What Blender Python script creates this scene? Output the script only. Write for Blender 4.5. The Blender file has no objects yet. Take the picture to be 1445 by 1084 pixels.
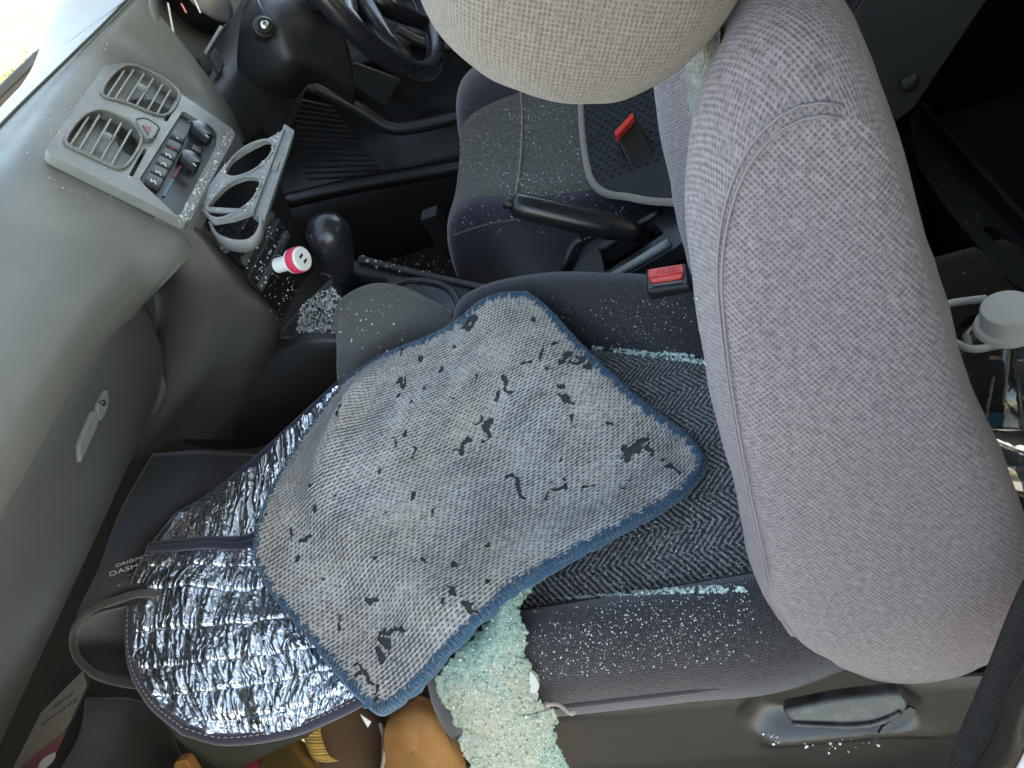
import bpy, math, random
import numpy as np
from mathutils import Vector, Matrix, noise
random.seed(7); rng = np.random.default_rng(7)
scene = bpy.context.scene
col = scene.collection
# ------------------------------------------------------------------ camera
CAM_O = np.array((0, 0, 1.05))
CR = np.array((0.91657262, 0.03069908, -0.39868809))
CU = np.array((0.24806639, 0.73834001, 0.62714997))
CV = np.array((-0.3136203, 0.67372961, -0.66912683))
FPX = 1054.0                                   # focal length in photo pixels (photo 1445 x 1084)
cam_d = bpy.data.cameras.new('camera'); cam = bpy.data.objects.new('camera', cam_d); col.objects.link(cam)
cam_d.sensor_width = 36; cam_d.lens = 36 * FPX / 1445; cam_d.clip_start = 0.02; cam_d.clip_end = 300
cam.matrix_world = Matrix(((CR[0], CU[0], -CV[0], 0), (CR[1], CU[1], -CV[1], 0), (CR[2], CU[2], -CV[2], 1.05), (0, 0, 0, 1)))
scene.camera = cam
# ------------------------------------------------------------------ light
SUN_DIR = Vector((-0.76, 0.08, -0.645)).normalized()      # the way the light travels
EXPOSURE = 3.12
SKY = 0.15
SUN = 4.0
world = bpy.data.worlds.new('World'); scene.world = world; world.use_nodes = True
wn = world.node_tree; wn.nodes.clear()
sky = wn.nodes.new('ShaderNodeTexSky'); sky.sky_type = 'NISHITA'; sky.sun_disc = False
to_sun = -SUN_DIR
sky.sun_elevation = math.asin(to_sun.z); sky.sun_rotation = math.atan2(to_sun.x, to_sun.y)
sky.air_density = 1.0; sky.dust_density = 1.0; sky.ozone_density = 1.0
bg = wn.nodes.new('ShaderNodeBackground'); bg.inputs[1].default_value = SKY
wo = wn.nodes.new('ShaderNodeOutputWorld')
wn.links.new(sky.outputs[0], bg.inputs[0]); wn.links.new(bg.outputs[0], wo.inputs[0])
sl = bpy.data.lights.new('sun', 'SUN'); sl.energy = SUN; sl.angle = math.radians(0.5); sl.color = (1, 0.93, 0.82)
so = bpy.data.objects.new('sun', sl); col.objects.link(so)
so.rotation_euler = SUN_DIR.to_track_quat('-Z', 'Y').to_euler(); so.location = (3, 0, 4)
vs = scene.view_settings
vs.view_transform = 'Standard'; vs.look = 'None'; vs.gamma = 1; vs.exposure = EXPOSURE; vs.use_curve_mapping = False
vs.use_white_balance = True; vs.white_balance_temperature = 8400; vs.white_balance_tint = 8
scene.cycles.max_bounces = 10; scene.cycles.diffuse_bounces = 5; scene.cycles.transparent_max_bounces = 12
scene.cycles.use_denoising = True

# ------------------------------------------------------------------ helpers
def ray(px, py):
    return CR * ((px - 722.5) / FPX) - CU * ((py - 542) / FPX) + CV
def P(px, py, d=None, x=None, y=None, z=None):
    r = ray(px, py)
    if d is None:
        if x is not None: d = (x - CAM_O[0]) / r[0]
        elif y is not None: d = (y - CAM_O[1]) / r[1]
        else: d = (z - CAM_O[2]) / r[2]
    return CAM_O + r * d
def Pn(px, py, p0, n):
    r = ray(px, py); n = np.asarray(n, float)
    return CAM_O + r * (np.dot(np.asarray(p0) - CAM_O, n) / np.dot(r, n))
def unit(v):
    v = np.asarray(v, float); return v / np.linalg.norm(v)
def catmull(pts, n, closed=False):
    """resample points (k, dim) to n points on a Catmull-Rom curve, evenly by length"""
    p = np.asarray(pts, float); k = len(p)
    if closed: q = np.vstack([p[-1], p, p[0], p[1]])
    else: q = np.vstack([2 * p[0] - p[1], p, 2 * p[-1] - p[-2]])
    segs = k if closed else k - 1
    out = []
    for i in range(segs):
        a, b, c, e = q[i], q[i + 1], q[i + 2], q[i + 3]
        t = np.linspace(0, 1, 16, endpoint=False)[:, None]
        out.append(0.5 * (2 * b + (c - a) * t + (2 * a - 5 * b + 4 * c - e) * t ** 2 + (3 * b - a - 3 * c + e) * t ** 3))
    out = np.vstack(out + [p[:1] if closed else p[-1:]])
    L = np.r_[0, np.cumsum(np.linalg.norm(np.diff(out, axis=0), axis=1))]
    s = np.linspace(0, L[-1], n + 1 if closed else n)
    r = np.stack([np.interp(s, L, out[:, j]) for j in range(out.shape[1])], 1)
    return r[:-1] if closed else r
def catgrid(G, nu, nv):
    """control grid (rows, cols, 3) -> (nu, nv, 3); parameter-uniform Catmull-Rom both ways"""
    def along(A, n):
        k = A.shape[0]; q = np.concatenate([2 * A[:1] - A[1:2], A, 2 * A[-1:] - A[-2:-1]])
        o = []
        for u in np.linspace(0, k - 1, n):
            i = min(int(u), k - 2); t = u - i
            a, b, c, e = q[i], q[i + 1], q[i + 2], q[i + 3]
            o.append(0.5 * (2 * b + (c - a) * t + (2 * a - 5 * b + 4 * c - e) * t ** 2 + (3 * b - a - 3 * c + e) * t ** 3))
        return np.stack(o)
    G = np.asarray(G, float)
    return along(along(G, nu).swapaxes(0, 1), nv).swapaxes(0, 1)
def coons(top, right, bottom, left, nu, nv):
    """top: TL->TR, right: TR->BR, bottom: BL->BR, left: TL->BL; rows go down"""
    T = catmull(top, nv); B = catmull(bottom, nv); L = catmull(left, nu); Rr = catmull(right, nu)
    u = np.linspace(0, 1, nu)[:, None, None]; v = np.linspace(0, 1, nv)[None, :, None]
    S = (1 - u) * T[None] + u * B[None] + (1 - v) * L[:, None] + v * Rr[:, None]
    return S - ((1 - u) * (1 - v) * T[0] + (1 - u) * v * T[-1] + u * (1 - v) * B[0] + u * v * B[-1])
def mk(name, verts, faces, mat, parent=None, smooth=True, uv=None):
    me = bpy.data.meshes.new(name)
    me.from_pydata([tuple(map(float, v)) for v in verts], [], [tuple(int(i) for i in f) for f in faces])
    if uv is not None:
        lay = me.uv_layers.new(name='UVMap'); vi = np.zeros(len(me.loops), int); me.loops.foreach_get('vertex_index', vi)
        lay.data.foreach_set('uv', np.asarray(uv, float)[vi].ravel())
    if smooth: me.polygons.foreach_set('use_smooth', [True] * len(me.polygons))
    if mat: me.materials.append(mat)
    me.update()
    o = bpy.data.objects.new(name, me); col.objects.link(o)
    if parent: o.parent = parent; o.matrix_parent_inverse = parent.matrix_world.inverted()
    return o
def gfaces(nu, nv, cu=False, cv=False):
    f = []
    for i in range(nu if cu else nu - 1):
        for j in range(nv if cv else nv - 1):
            a, b = i, (i + 1) % nu; c, d = j, (j + 1) % nv
            f.append((a * nv + c, b * nv + c, b * nv + d, a * nv + d))
    return f
def mod(o, kind, **k):
    m = o.modifiers.new(kind.lower(), kind)
    for a, v in k.items(): setattr(m, a, v)
    return m
def surf(name, S, mat, parent=None, thick=0, off=-1, cu=False, cv=False, smooth=True, flip=False):
    nu, nv = S.shape[:2]
    du = np.linalg.norm(np.diff(S, axis=0), axis=2); dv = np.linalg.norm(np.diff(S, axis=1), axis=2)
    uu = np.r_[0, np.cumsum(du.mean(1))][:, None] + np.zeros((1, nv)); vv = np.r_[0, np.cumsum(dv.mean(0))][None] + np.zeros((nu, 1))
    f = gfaces(nu, nv, cu, cv)
    if flip: f = [q[::-1] for q in f]
    o = mk(name, S.reshape(-1, 3), f, mat, parent, smooth, np.stack([vv, uu], -1).reshape(-1, 2))
    if thick: mod(o, 'SOLIDIFY', thickness=thick, offset=off, use_even_offset=False)
    return o
def tubeV(pts, r, seg=8, closed=False, cap=True):
    p = np.asarray(pts, float); n = len(p); r = np.full(n, r) if np.isscalar(r) else np.asarray(r)
    V = []; F = []
    up = None
    for i in range(n):
        a = p[(i - 1) % n] if (closed or i) else p[i]; b = p[(i + 1) % n] if (closed or i < n - 1) else p[i]
        t = unit(b - a)
        if up is None:
            up = np.cross(t, (0.3, 0.2, 0.9));  up = unit(up)
        up = unit(up - t * np.dot(up, t)); w = np.cross(t, up)
        for k in range(seg):
            th = 2 * math.pi * k / seg
            V.append(p[i] + r[i] * (math.cos(th) * up + math.sin(th) * w))
    for i in range(n if closed else n - 1):
        for k in range(seg):
            a = i * seg + k; b = i * seg + (k + 1) % seg; j = ((i + 1) % n) * seg
            F.append((a, b, j + (k + 1) % seg, j + k))
    if cap and not closed:
        F.append(tuple(range(seg))[::-1]); F.append(tuple((n - 1) * seg + k for k in range(seg)))
    return V, F
def tube(name, pts, r, mat, parent=None, seg=8, closed=False):
    V, F = tubeV(pts, r, seg, closed); return mk(name, V, F, mat, parent)
def lathe(name, prof, origin, axis, mat, parent=None, seg=32, smooth=True):
    """prof: (radius, height along axis)"""
    ax = unit(axis); a = unit(np.cross(ax, (0.31, 0.9, 0.2))); b = np.cross(ax, a)
    V = []
    for r_, h in prof:
        for k in range(seg):
            t = 2 * math.pi * k / seg
            V.append(np.asarray(origin) + ax * h + r_ * (math.cos(t) * a + math.sin(t) * b))
    F = gfaces(len(prof), seg, cv=True)
    F.append(tuple(range(seg))); F.append(tuple(range((len(prof) - 1) * seg, len(prof) * seg))[::-1])
    o = mk(name, V, F, mat, parent, smooth)
    if smooth: mod(o, 'EDGE_SPLIT', split_angle=math.radians(35))
    return o
def slab(name, poly, n, th, mat, parent=None, bevel=0.0, seg=2, smooth=False):
    """a closed plate: poly (k,3) outline on its front face, n outward normal, th thickness going in"""
    p = np.asarray(poly, float); k = len(p); n = unit(n)
    # newell normal for orientation
    nn = np.zeros(3)
    for i in range(k): nn += np.cross(p[i] - p.mean(0), p[(i + 1) % k] - p.mean(0))
    if np.dot(nn, n) < 0: p = p[::-1]
    V = np.vstack([p, p - n * th])
    F = [tuple(range(k)), tuple(range(2 * k - 1, k - 1, -1))] + [(i, k + i, k + (i + 1) % k, (i + 1) % k) for i in range(k)]
    o = mk(name, V, F, mat, parent, smooth)
    if bevel: mod(o, 'BEVEL', width=bevel, segments=seg, limit_method='ANGLE', angle_limit=math.radians(40))
    return o
def boxf(name, c, ax, ay, az, size, mat, parent=None, bevel=0.004, seg=3):
    c = np.asarray(c, float); ax, ay, az = unit(ax), unit(ay), unit(az); sx, sy, sz = (s / 2 for s in size)
    poly = [c + ax * i * sx + ay * j * sy + az * sz for i, j in ((-1, -1), (1, -1), (1, 1), (-1, 1))]
    return slab(name, poly, az, size[2], mat, parent, bevel, seg)
def rounded(poly, r, seg=5):
    """round the corners of a 3D planar polygon"""
    p = np.asarray(poly, float); k = len(p); out = []
    for i in range(k):
        a, b, c = p[i - 1], p[i], p[(i + 1) % k]
        u, w = a - b, c - b; lu, lw = np.linalg.norm(u), np.linalg.norm(w)
        q = min(r, lu * .48, lw * .48); s, e = b + u / lu * q, b + w / lw * q
        for t in np.linspace(0, 1, seg):
            out.append((1 - t) ** 2 * s + 2 * t * (1 - t) * b + t * t * e)
    return np.array(out)
def thing(name, label, cat, loc=(0, 0, 0), group=None):
    o = bpy.data.objects.new(name, None); col.objects.link(o); o.location = loc; o.empty_display_size = 0.02
    bpy.context.view_layer.update()
    return tag(o, label, cat, group)
def tag(o, label, cat, group=None, kind=None):
    o['label'] = label; o['category'] = cat
    if group: o['group'] = group
    if kind: o['kind'] = kind
    return o
def struct(o): o['kind'] = 'structure'; return o
def stuff(o): o['kind'] = 'stuff'; return o
def text(body, origin, right, up, size, mat, parent, name='lettering', ext=0.0002):
    cu = bpy.data.curves.new(name, 'FONT'); cu.body = body; cu.size = size; cu.extrude = ext; cu.materials.append(mat)
    o = bpy.data.objects.new(name, cu); col.objects.link(o)
    r = unit(right); n = unit(np.cross(r, up)); u = np.cross(n, r)
    o.matrix_world = Matrix(((r[0], u[0], n[0], origin[0]), (r[1], u[1], n[1], origin[1]), (r[2], u[2], n[2], origin[2]), (0, 0, 0, 1)))
    bpy.context.view_layer.update(); me = bpy.data.meshes.new_from_object(o.evaluated_get(bpy.context.evaluated_depsgraph_get())); mw = o.matrix_world.copy()
    bpy.data.objects.remove(o); o = bpy.data.objects.new(name, me); col.objects.link(o); o.matrix_world = mw
    if parent:
        o.parent = parent; o.matrix_parent_inverse = parent.matrix_world.inverted()
    return o
def smst(e0, e1, x):
    t = np.clip((np.asarray(x, float) - e0) / (e1 - e0), 0, 1); return t * t * (3 - 2 * t)

# ------------------------------------------------------------------ materials
class NT:
    def __init__(s, name):
        s.m = bpy.data.materials.new(name); s.m.use_nodes = True; s.t = s.m.node_tree; s.t.nodes.clear()
        s.out = s.t.nodes.new('ShaderNodeOutputMaterial'); s.b = s.t.nodes.new('ShaderNodeBsdfPrincipled')
        s.t.links.new(s.b.outputs[0], s.out.inputs[0])
    def n(s, kind, **k):
        o = s.t.nodes.new('ShaderNode' + kind)
        for a, v in k.items(): setattr(o, a, v)
        return o
    def l(s, a, b): s.t.links.new(a, b)
    def put(s, sock, v):
        if hasattr(v, 'is_linked') or isinstance(v, bpy.types.NodeSocket): s.l(v, sock)
        else: sock.default_value = v
    def math(s, op, a, b=0.0, c=0.0, clamp=False):
        o = s.n('Math', operation=op, use_clamp=clamp)
        for i, v in enumerate((a, b, c)): s.put(o.inputs[i], v)
        return o.outputs[0]
    def mix(s, f, a, b):
        o = s.n('Mix', data_type='RGBA')
        s.put(o.inputs[0], f)
        for i, v in ((6, a), (7, b)):
            s.put(o.inputs[i], v if not isinstance(v, tuple) else (*v[:3], 1))
        return o.outputs[2]
    def coord(s, which='Object'): return s.n('TexCoord').outputs[which]
    def noise(s, co, scale, detail=4, rough=0.55, dist=0.0):
        o = s.n('TexNoise'); s.l(co, o.inputs['Vector']); o.inputs['Scale'].default_value = scale
        o.inputs['Detail'].default_value = detail; o.inputs['Roughness'].default_value = rough; o.inputs['Distortion'].default_value = dist
        return o.outputs['Fac']
    def ramp(s, f, a, b): # smooth 0..1 between a and b
        o = s.n('MapRange', interpolation_type='SMOOTHSTEP'); s.put(o.inputs[0], f)
        o.inputs[1].default_value = a; o.inputs[2].default_value = b
        return o.outputs[0]
    def dot(s, co, v):
        o = s.n('VectorMath', operation='DOT_PRODUCT'); s.l(co, o.inputs[0]); o.inputs[1].default_value = v
        return o.outputs['Value']
    def bump(s, h, strength=0.5, dist=0.001):
        o = s.n('Bump'); o.inputs['Strength'].default_value = strength; o.inputs['Distance'].default_value = dist
        s.l(h, o.inputs['Height']); s.l(o.outputs[0], s.b.inputs['Normal']); return o
    def set(s, color=None, rough=None, metal=None, spec=None, **k):
        if color is not None: s.put(s.b.inputs['Base Color'], color if not isinstance(color, tuple) else (*color[:3], 1))
        if rough is not None: s.put(s.b.inputs['Roughness'], rough)
        if metal is not None: s.put(s.b.inputs['Metallic'], metal)
        if spec is not None: s.b.inputs['Specular IOR Level'].default_value = spec
        for a, v in k.items(): s.put(s.b.inputs[a], v)
        return s.m
def plastic(name, c, rough=0.5, var=0.25, grain=900, gstr=0.25, dust=0.0, spec=0.5):
    t = NT(name); co = t.coord()
    n1 = t.noise(co, 9, 5, 0.6); n2 = t.noise(co, grain, 2)
    c2 = tuple(x * (1 + var) for x in c); c1 = tuple(x * (1 - var) for x in c)
    k = t.mix(n1, c1, c2)
    if dust:
        d = t.math('MULTIPLY', t.ramp(t.noise(co, 34, 6, 0.7), 0.42, 0.75), dust)
        k = t.mix(d, k, (0.42, 0.41, 0.36))
    r = t.math('ADD', t.math('MULTIPLY', t.noise(co, 25, 5, 0.65), 0.3), rough - 0.15)
    t.bump(n2, gstr, 0.0004)
    return t.set(k, r, spec=spec)
def weave(name, dark, light, pitch, a, b, bstr=0.6, sheen=0.25, tint=None, jit=0.35, rough=0.9, uv=False):
    """woven cloth: two thread directions a, b (3D vectors), pitch in metres"""
    t = NT(name); co = t.coord('UV' if uv else 'Object')
    wob = t.noise(co, 45, 3); fib = t.noise(co, 3.2 / pitch, 2)
    k = 2 * math.pi / pitch; u_ = t.dot(co, unit(a)); v_ = t.dot(co, unit(b))
    def streak(su, sv):
        cb = t.n('CombineXYZ'); t.l(t.math('MULTIPLY', u_, su / pitch), cb.inputs[0]); t.l(t.math('MULTIPLY', v_, sv / pitch), cb.inputs[1])
        return t.math('SUBTRACT', t.noise(cb.outputs[0], 1.0, 1), 0.5)
    pa = t.math('ADD', t.math('MULTIPLY', u_, k), t.math('MULTIPLY', wob, 3.4))
    pb = t.math('ADD', t.math('MULTIPLY', v_, k), t.math('MULTIPLY', wob, -2.2))
    sa, sb = t.math('SINE', pa), t.math('SINE', pb)
    h = t.math('ADD', t.math('ADD', t.math('MULTIPLY', sa, -0.16), t.math('MULTIPLY', sb, -0.20)), t.math('MULTIPLY', t.math('MULTIPLY', sa, sb), -0.15))
    h = t.math('ADD', h, t.math('MULTIPLY', t.math('ADD', streak(0.30, 1.5), streak(1.5, 0.45)), 0.75 + jit))
    h = t.math('ADD', h, t.math('MULTIPLY', t.math('SUBTRACT', fib, 0.5), 1.0))
    f = t.ramp(h, -0.62, 0.62)
    big = t.noise(co, 7, 4)
    lt = t.mix(t.ramp(big, 0.35, 0.7), light, tint or light)
    k2 = t.mix(f, dark, lt)
    t.bump(h, bstr, pitch * 0.35)
    return t.set(k2, rough, spec=0.15, **{'Sheen Weight': sheen, 'Sheen Roughness': 0.5})
M = {}
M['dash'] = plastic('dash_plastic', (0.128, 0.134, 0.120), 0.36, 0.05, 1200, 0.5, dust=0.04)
M['knee'] = plastic('knee_shaded_plastic', (0.019, 0.0205, 0.017), 0.45, 0.06, 1200, 0.5, dust=0.02)  # darkened copy of the dash plastic, shade put into the colour
M['dash_top'] = plastic('dash_top_sheen', (0.32, 0.33, 0.32), 0.42, 0.06, 1200, 0.3, dust=0.2)  # paler than the dash plastic: sky sheen and glare put into the colour
M['fascia'] = plastic('fascia_plastic', (0.150, 0.156, 0.145), 0.38, 0.06, 1500, 0.35, dust=0.22)
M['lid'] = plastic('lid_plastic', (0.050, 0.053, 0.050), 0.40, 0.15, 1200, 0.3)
M['black'] = plastic('black_plastic', (0.0085, 0.009, 0.0092), 0.42, 0.2, 900, 0.2)
M['trim'] = plastic('trim_plastic', (0.014, 0.0145, 0.0138), 0.34, 0.06, 700, 0.4)
M['handle'] = plastic('handle_plastic', (0.026, 0.027, 0.025), 0.36, 0.12, 500, 0.25, dust=0.25)
M['charcoal'] = plastic('charcoal_plastic', (0.017, 0.018, 0.0185), 0.45, 0.2, 900, 0.25)
M['gloss'] = plastic('gloss_black', (0.012, 0.013, 0.016), 0.28, 0.2, 400, 0.1)
M['cupgrey'] = plastic('cup_grey', (0.19, 0.205, 0.205), 0.45, 0.12, 900, 0.25, dust=0.3)
M['latch'] = plastic('latch_grey', (0.12, 0.125, 0.12), 0.5, 0.15, 900, 0.3, dust=0.2)
M['slat'] = plastic('slat_plastic', (0.20, 0.205, 0.19), 0.45, 0.1, 900, 0.2, dust=0.3)
M['vent_dark'] = plastic('vent_dark', (0.035, 0.036, 0.026), 0.7, 0.2)
M['button'] = plastic('button_grey', (0.06, 0.065, 0.07), 0.5, 0.1)
M['white'] = plastic('white_plastic', (0.80, 0.82, 0.80), 0.35, 0.03, 900, 0.05)
M['icon'] = plastic('icon_white', (0.75, 0.75, 0.72), 0.6, 0.02)
M['red'] = plastic('red_plastic', (0.72, 0.045, 0.035), 0.4, 0.08)
M['dullred'] = plastic('faded_red', (0.20, 0.05, 0.045), 0.5, 0.1)
M['pink'] = plastic('charger_red', (0.75, 0.05, 0.11), 0.4, 0.05)
M['blue'] = plastic('blue_mark', (0.02, 0.13, 0.18), 0.5, 0.05)
M['chrome'] = NT('chrome').set((0.7, 0.7, 0.68), 0.25, 1.0)
M['rubber'] = plastic('black_rubber', (0.012, 0.014, 0.015), 0.7, 0.2, 400, 0.2, spec=0.25)
M['body'] = plastic('white_paint', (0.78, 0.78, 0.75), 0.25, 0.03, 300, 0.02)
M['belt'] = weave('belt_webbing', (0.010, 0.010, 0.010), (0.03, 0.03, 0.028), 0.002, (1, .4, 0), (0, .4, 1), 0.3, 0.05)
WA, WB = (0.5, -0.866, 0), (0.866, 0.5, 0)
M['seat'] = weave('seat_cloth', (0.118, 0.101, 0.109), (0.285, 0.244, 0.258), 0.0025, WA, WB, 0.5, 0.2, (0.30, 0.268, 0.265), uv=True)
M['head'] = weave('headrest_cloth', (0.135, 0.113, 0.10), (0.285, 0.242, 0.21), 0.0023, (0.5, 0.85, 0), (0.85, -0.5, 0), 0.6, 0.2, (0.26, 0.225, 0.195), jit=0.15, uv=True)
M['knit'] = weave('coarse_knit', (0.06, 0.055, 0.05), (0.50, 0.46, 0.40), 0.0050, (0.4, 0.9, 0), (0.9, -0.4, 0), 1.0, 0.2, (0.34, 0.36, 0.36), jit=1.1, uv=True)
M['bolster'] = weave('cushion_cloth', (0.010, 0.010, 0.012), (0.044, 0.043, 0.048), 0.0026, (1, 0, 0), (0, 1, 0), 0.5, 0.3, (0.034, 0.034, 0.038), jit=0.4, uv=True)
M['velour'] = weave('driver_velour', (0.009, 0.008, 0.012), (0.033, 0.030, 0.043), 0.002, (1, 0.1, 0), (0, 1, 0), 0.3, 0.5, (0.034, 0.03, 0.05), jit=0.7, uv=True)
M['olive'] = weave('driver_top_cloth', (0.024, 0.024, 0.02), (0.115, 0.115, 0.09), 0.0036, (1, 0.15, 0), (0.12, 1, 0), 0.4, 0.2, (0.105, 0.105, 0.085), jit=0.8, uv=True)
def felt(name, c, var=0.5):
    t = NT(name); co = t.coord()
    f = t.noise(co, 420, 5, 0.7); g = t.noise(co, 14, 4)
    k = t.mix(f, tuple(x * (1 - var) for x in c), tuple(x * (1 + var) for x in c)); k = t.mix(t.math('MULTIPLY', g, 0.3), k, tuple(x * .6 for x in c))
    t.bump(f, 0.7, 0.0015); return t.set(k, 0.95, spec=0.1, **{'Sheen Weight': 0.3})
M['felt'] = felt('charcoal_felt', (0.017, 0.017, 0.0155))
M['felt2'] = felt('grey_felt', (0.085, 0.088, 0.083), 0.6)
M['feltedge'] = felt('felt_cut_edge', (0.045, 0.045, 0.04))
M['carpet'] = felt('floor_carpet', (0.030, 0.025, 0.018), 0.6)
M['binding'] = felt('navy_binding', (0.02, 0.022, 0.04), 0.4)
M['bluethread'] = felt('blue_thread', (0.026, 0.075, 0.125), 0.8)
M['greyedge'] = felt('grey_piping', (0.25, 0.22, 0.18), 0.35)
M['rearcloth'] = felt('rear_seat_cloth', (0.07, 0.066, 0.048), 0.5)
def herring():
    t = NT('herringbone_cloth'); co = t.coord(); s = t.n('SeparateXYZ'); t.l(co, s.inputs[0])
    x, y = s.outputs[0], s.outputs[1]
    wob = t.math('MULTIPLY', t.noise(co, 60, 3), 0.006)
    zz = t.math('PINGPONG', t.math('ADD', y, wob), 0.026)
    ph = t.math('MULTIPLY', t.math('ADD', x, t.math('MULTIPLY', zz, 0.85)), 2 * math.pi / 0.0062)
    sn = t.math('SINE', ph)
    j = t.noise(co, 330, 3, 0.7)
    h = t.math('ADD', t.math('MULTIPLY', sn, 0.5), t.math('MULTIPLY', t.math('SUBTRACT', j, 0.5), 3.4))
    f = t.ramp(h, -0.4, 0.95)
    k = t.mix(f, (0.02, 0.021, 0.022), (0.27, 0.28, 0.275))
    t.bump(h, 0.7, 0.0015)
    return t.set(k, 0.85, spec=0.2, **{'Sheen Weight': 0.15})
M['herring'] = herring()
def matback():
    t = NT('mat_latex_backing'); co = t.coord('UV'); s = t.n('SeparateXYZ'); t.l(co, s.inputs[0])
    wob = t.math('ADD', t.math('MULTIPLY', t.noise(co, 24, 4, 0.6), 4.0), t.math('MULTIPLY', t.noise(co, 230, 2), 2.4))
    u = t.math('ADD', t.math('MULTIPLY', s.outputs[0], 2 * math.pi / 0.0062), wob); v = t.math('ADD', t.math('MULTIPLY', s.outputs[1], 2 * math.pi / 0.0043), wob)
    row = t.math('SINE', v); dash = t.math('SINE', t.math('ADD', u, t.math('MULTIPLY', v, 0.5)))
    fine = t.noise(co, 520, 4, 0.8); grit = t.noise(co, 150, 5, 0.8); patch = t.noise(co, 15, 6, 0.7)
    d = t.math('ADD', t.math('MULTIPLY', row, 0.62), t.math('MULTIPLY', dash, 0.38))
    d = t.math('ADD', d, t.math('ADD', t.math('MULTIPLY', t.math('SUBTRACT', fine, 0.5), 2.6), t.math('MULTIPLY', t.math('SUBTRACT', patch, 0.47), 3.0)))
    f = t.ramp(d, 0.05, 0.75)
    base = t.mix(t.ramp(t.noise(co, 9, 5, 0.65), 0.38, 0.62), (0.43, 0.42, 0.395), (0.42, 0.385, 0.325))
    base = t.mix(t.math('MULTIPLY', t.ramp(grit, 0.42, 0.68), 0.75), base, (0.15, 0.13, 0.105))
    k = t.mix(t.math('MULTIPLY', f, 0.88), base, (0.042, 0.048, 0.060))
    crust = t.ramp(t.noise(co, 75, 6, 0.75), 0.62, 0.70)
    k = t.mix(t.math('MULTIPLY', crust, 0.65), k, (0.46, 0.40, 0.30))
    t.bump(t.math('ADD', t.math('SUBTRACT', t.math('MULTIPLY', grit, 0.9), t.math('MULTIPLY', f, 0.5)), t.math('MULTIPLY', crust, 0.5)), 0.9, 0.0012)
    return t.set(k, 0.85, spec=0.2)
def matunder():
    t = NT('mat_bare_weave'); co = t.coord('UV'); n = t.noise(co, 500, 3, 0.7)
    t.bump(n, 0.8, 0.001); return t.set(t.mix(n, (0.012, 0.013, 0.015), (0.085, 0.088, 0.092)), 0.95, spec=0.1)
M['matunder'] = matunder()
M['matback'] = matback()
def foil():
    t = NT('silver_foil'); co = t.coord('UV'); mp = t.n('Mapping'); t.l(co, mp.inputs[0]); mp.inputs['Scale'].default_value = (1, 0.42, 1)
    mp.inputs['Rotation'].default_value = (0, 0, 0.25)
    a = t.noise(mp.outputs[0], 64, 2, 0.5, 1.0); b = t.noise(co, 150, 2, 0.5, 0.6)
    r1 = t.math('ABSOLUTE', t.math('SUBTRACT', a, 0.5)); r2 = t.math('ABSOLUTE', t.math('SUBTRACT', b, 0.5))
    h = t.math('ADD', t.math('MULTIPLY', r1, 4.0), t.math('MULTIPLY', r2, 0.55))
    t.bump(h, 1.0, 0.0024)
    k = t.mix(t.noise(co, 9, 3), (0.78, 0.87, 0.98), (0.90, 0.93, 0.95))
    return t.set(k, 0.23, 1.0)
M['foil'] = foil()
def glasscol(name, c, rough=0.12, alpha=0.0):
    t = NT(name); co = t.coord(); n = t.noise(co, 600, 2)
    return t.set(t.mix(n, tuple(x * .75 for x in c), tuple(min(1, x * 1.2) for x in c)), rough, spec=0.8)
M['crumb'] = glasscol('glass_crumb_clear', (0.58, 0.60, 0.57))
M['crumb_teal'] = glasscol('glass_crumb_teal', (0.52, 0.66, 0.60))
M['nugget'] = glasscol('glass_nugget_green', (0.26, 0.36, 0.30))
def shatter():
    t = NT('shattered_green_glass'); co = t.coord('Object')
    vo = t.n('TexVoronoi', feature='F1'); t.l(co, vo.inputs['Vector']); vo.inputs['Scale'].default_value = 430
    vo2 = t.n('TexVoronoi', feature='DISTANCE_TO_EDGE'); t.l(co, vo2.inputs['Vector']); vo2.inputs['Scale'].default_value = 430
    big = t.noise(co, 16, 4, 0.6)
    k = t.mix(t.ramp(big, 0.38, 0.62), (0.17, 0.31, 0.25), (0.29, 0.31, 0.24))
    sp = t.n('SeparateColor'); t.l(vo.outputs['Color'], sp.inputs[0])
    k = t.mix(t.math('MULTIPLY', t.ramp(sp.outputs[0], 0.5, 1.0), 0.5), k, (0.40, 0.47, 0.40))
    k = t.mix(t.math('MULTIPLY', t.ramp(sp.outputs[1], 0.75, 1.0), 0.75), k, (0.06, 0.13, 0.11))
    h = t.math('ADD', vo2.outputs['Distance'], t.math('MULTIPLY', sp.outputs[2], 0.12))
    t.bump(h, 1.0, 0.0013)
    return t.set(k, 0.2, spec=0.8, **{'Transmission Weight': 0.25})
M['shatter'] = shatter()
def clear(name, tint=(1, 1, 1), rough=0.03, fac=0.9, gloss=(1, 1, 1)):
    t = NT(name); t.t.nodes.remove(t.b)
    tr = t.n('BsdfTransparent'); tr.inputs[0].default_value = (*tint, 1)
    gl = t.n('BsdfGlossy'); gl.inputs['Roughness'].default_value = rough; gl.inputs[0].default_value = (*gloss, 1)
    lw = t.n('LayerWeight'); lw.inputs[0].default_value = 0.35
    co = t.coord(); bp = t.n('Bump'); bp.inputs['Strength'].default_value = 0.25; bp.inputs['Distance'].default_value = 0.003
    t.l(t.noise(co, 40, 2), bp.inputs['Height']); t.l(bp.outputs[0], gl.inputs['Normal'])
    mx = t.n('MixShader'); t.l(t.math('ADD', t.math('MULTIPLY', lw.outputs['Fresnel'], fac), 0.02), mx.inputs[0]); t.l(tr.outputs[0], mx.inputs[1]); t.l(gl.outputs[0], mx.inputs[2])
    t.l(mx.outputs[0], t.out.inputs[0]); return t.m
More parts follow.
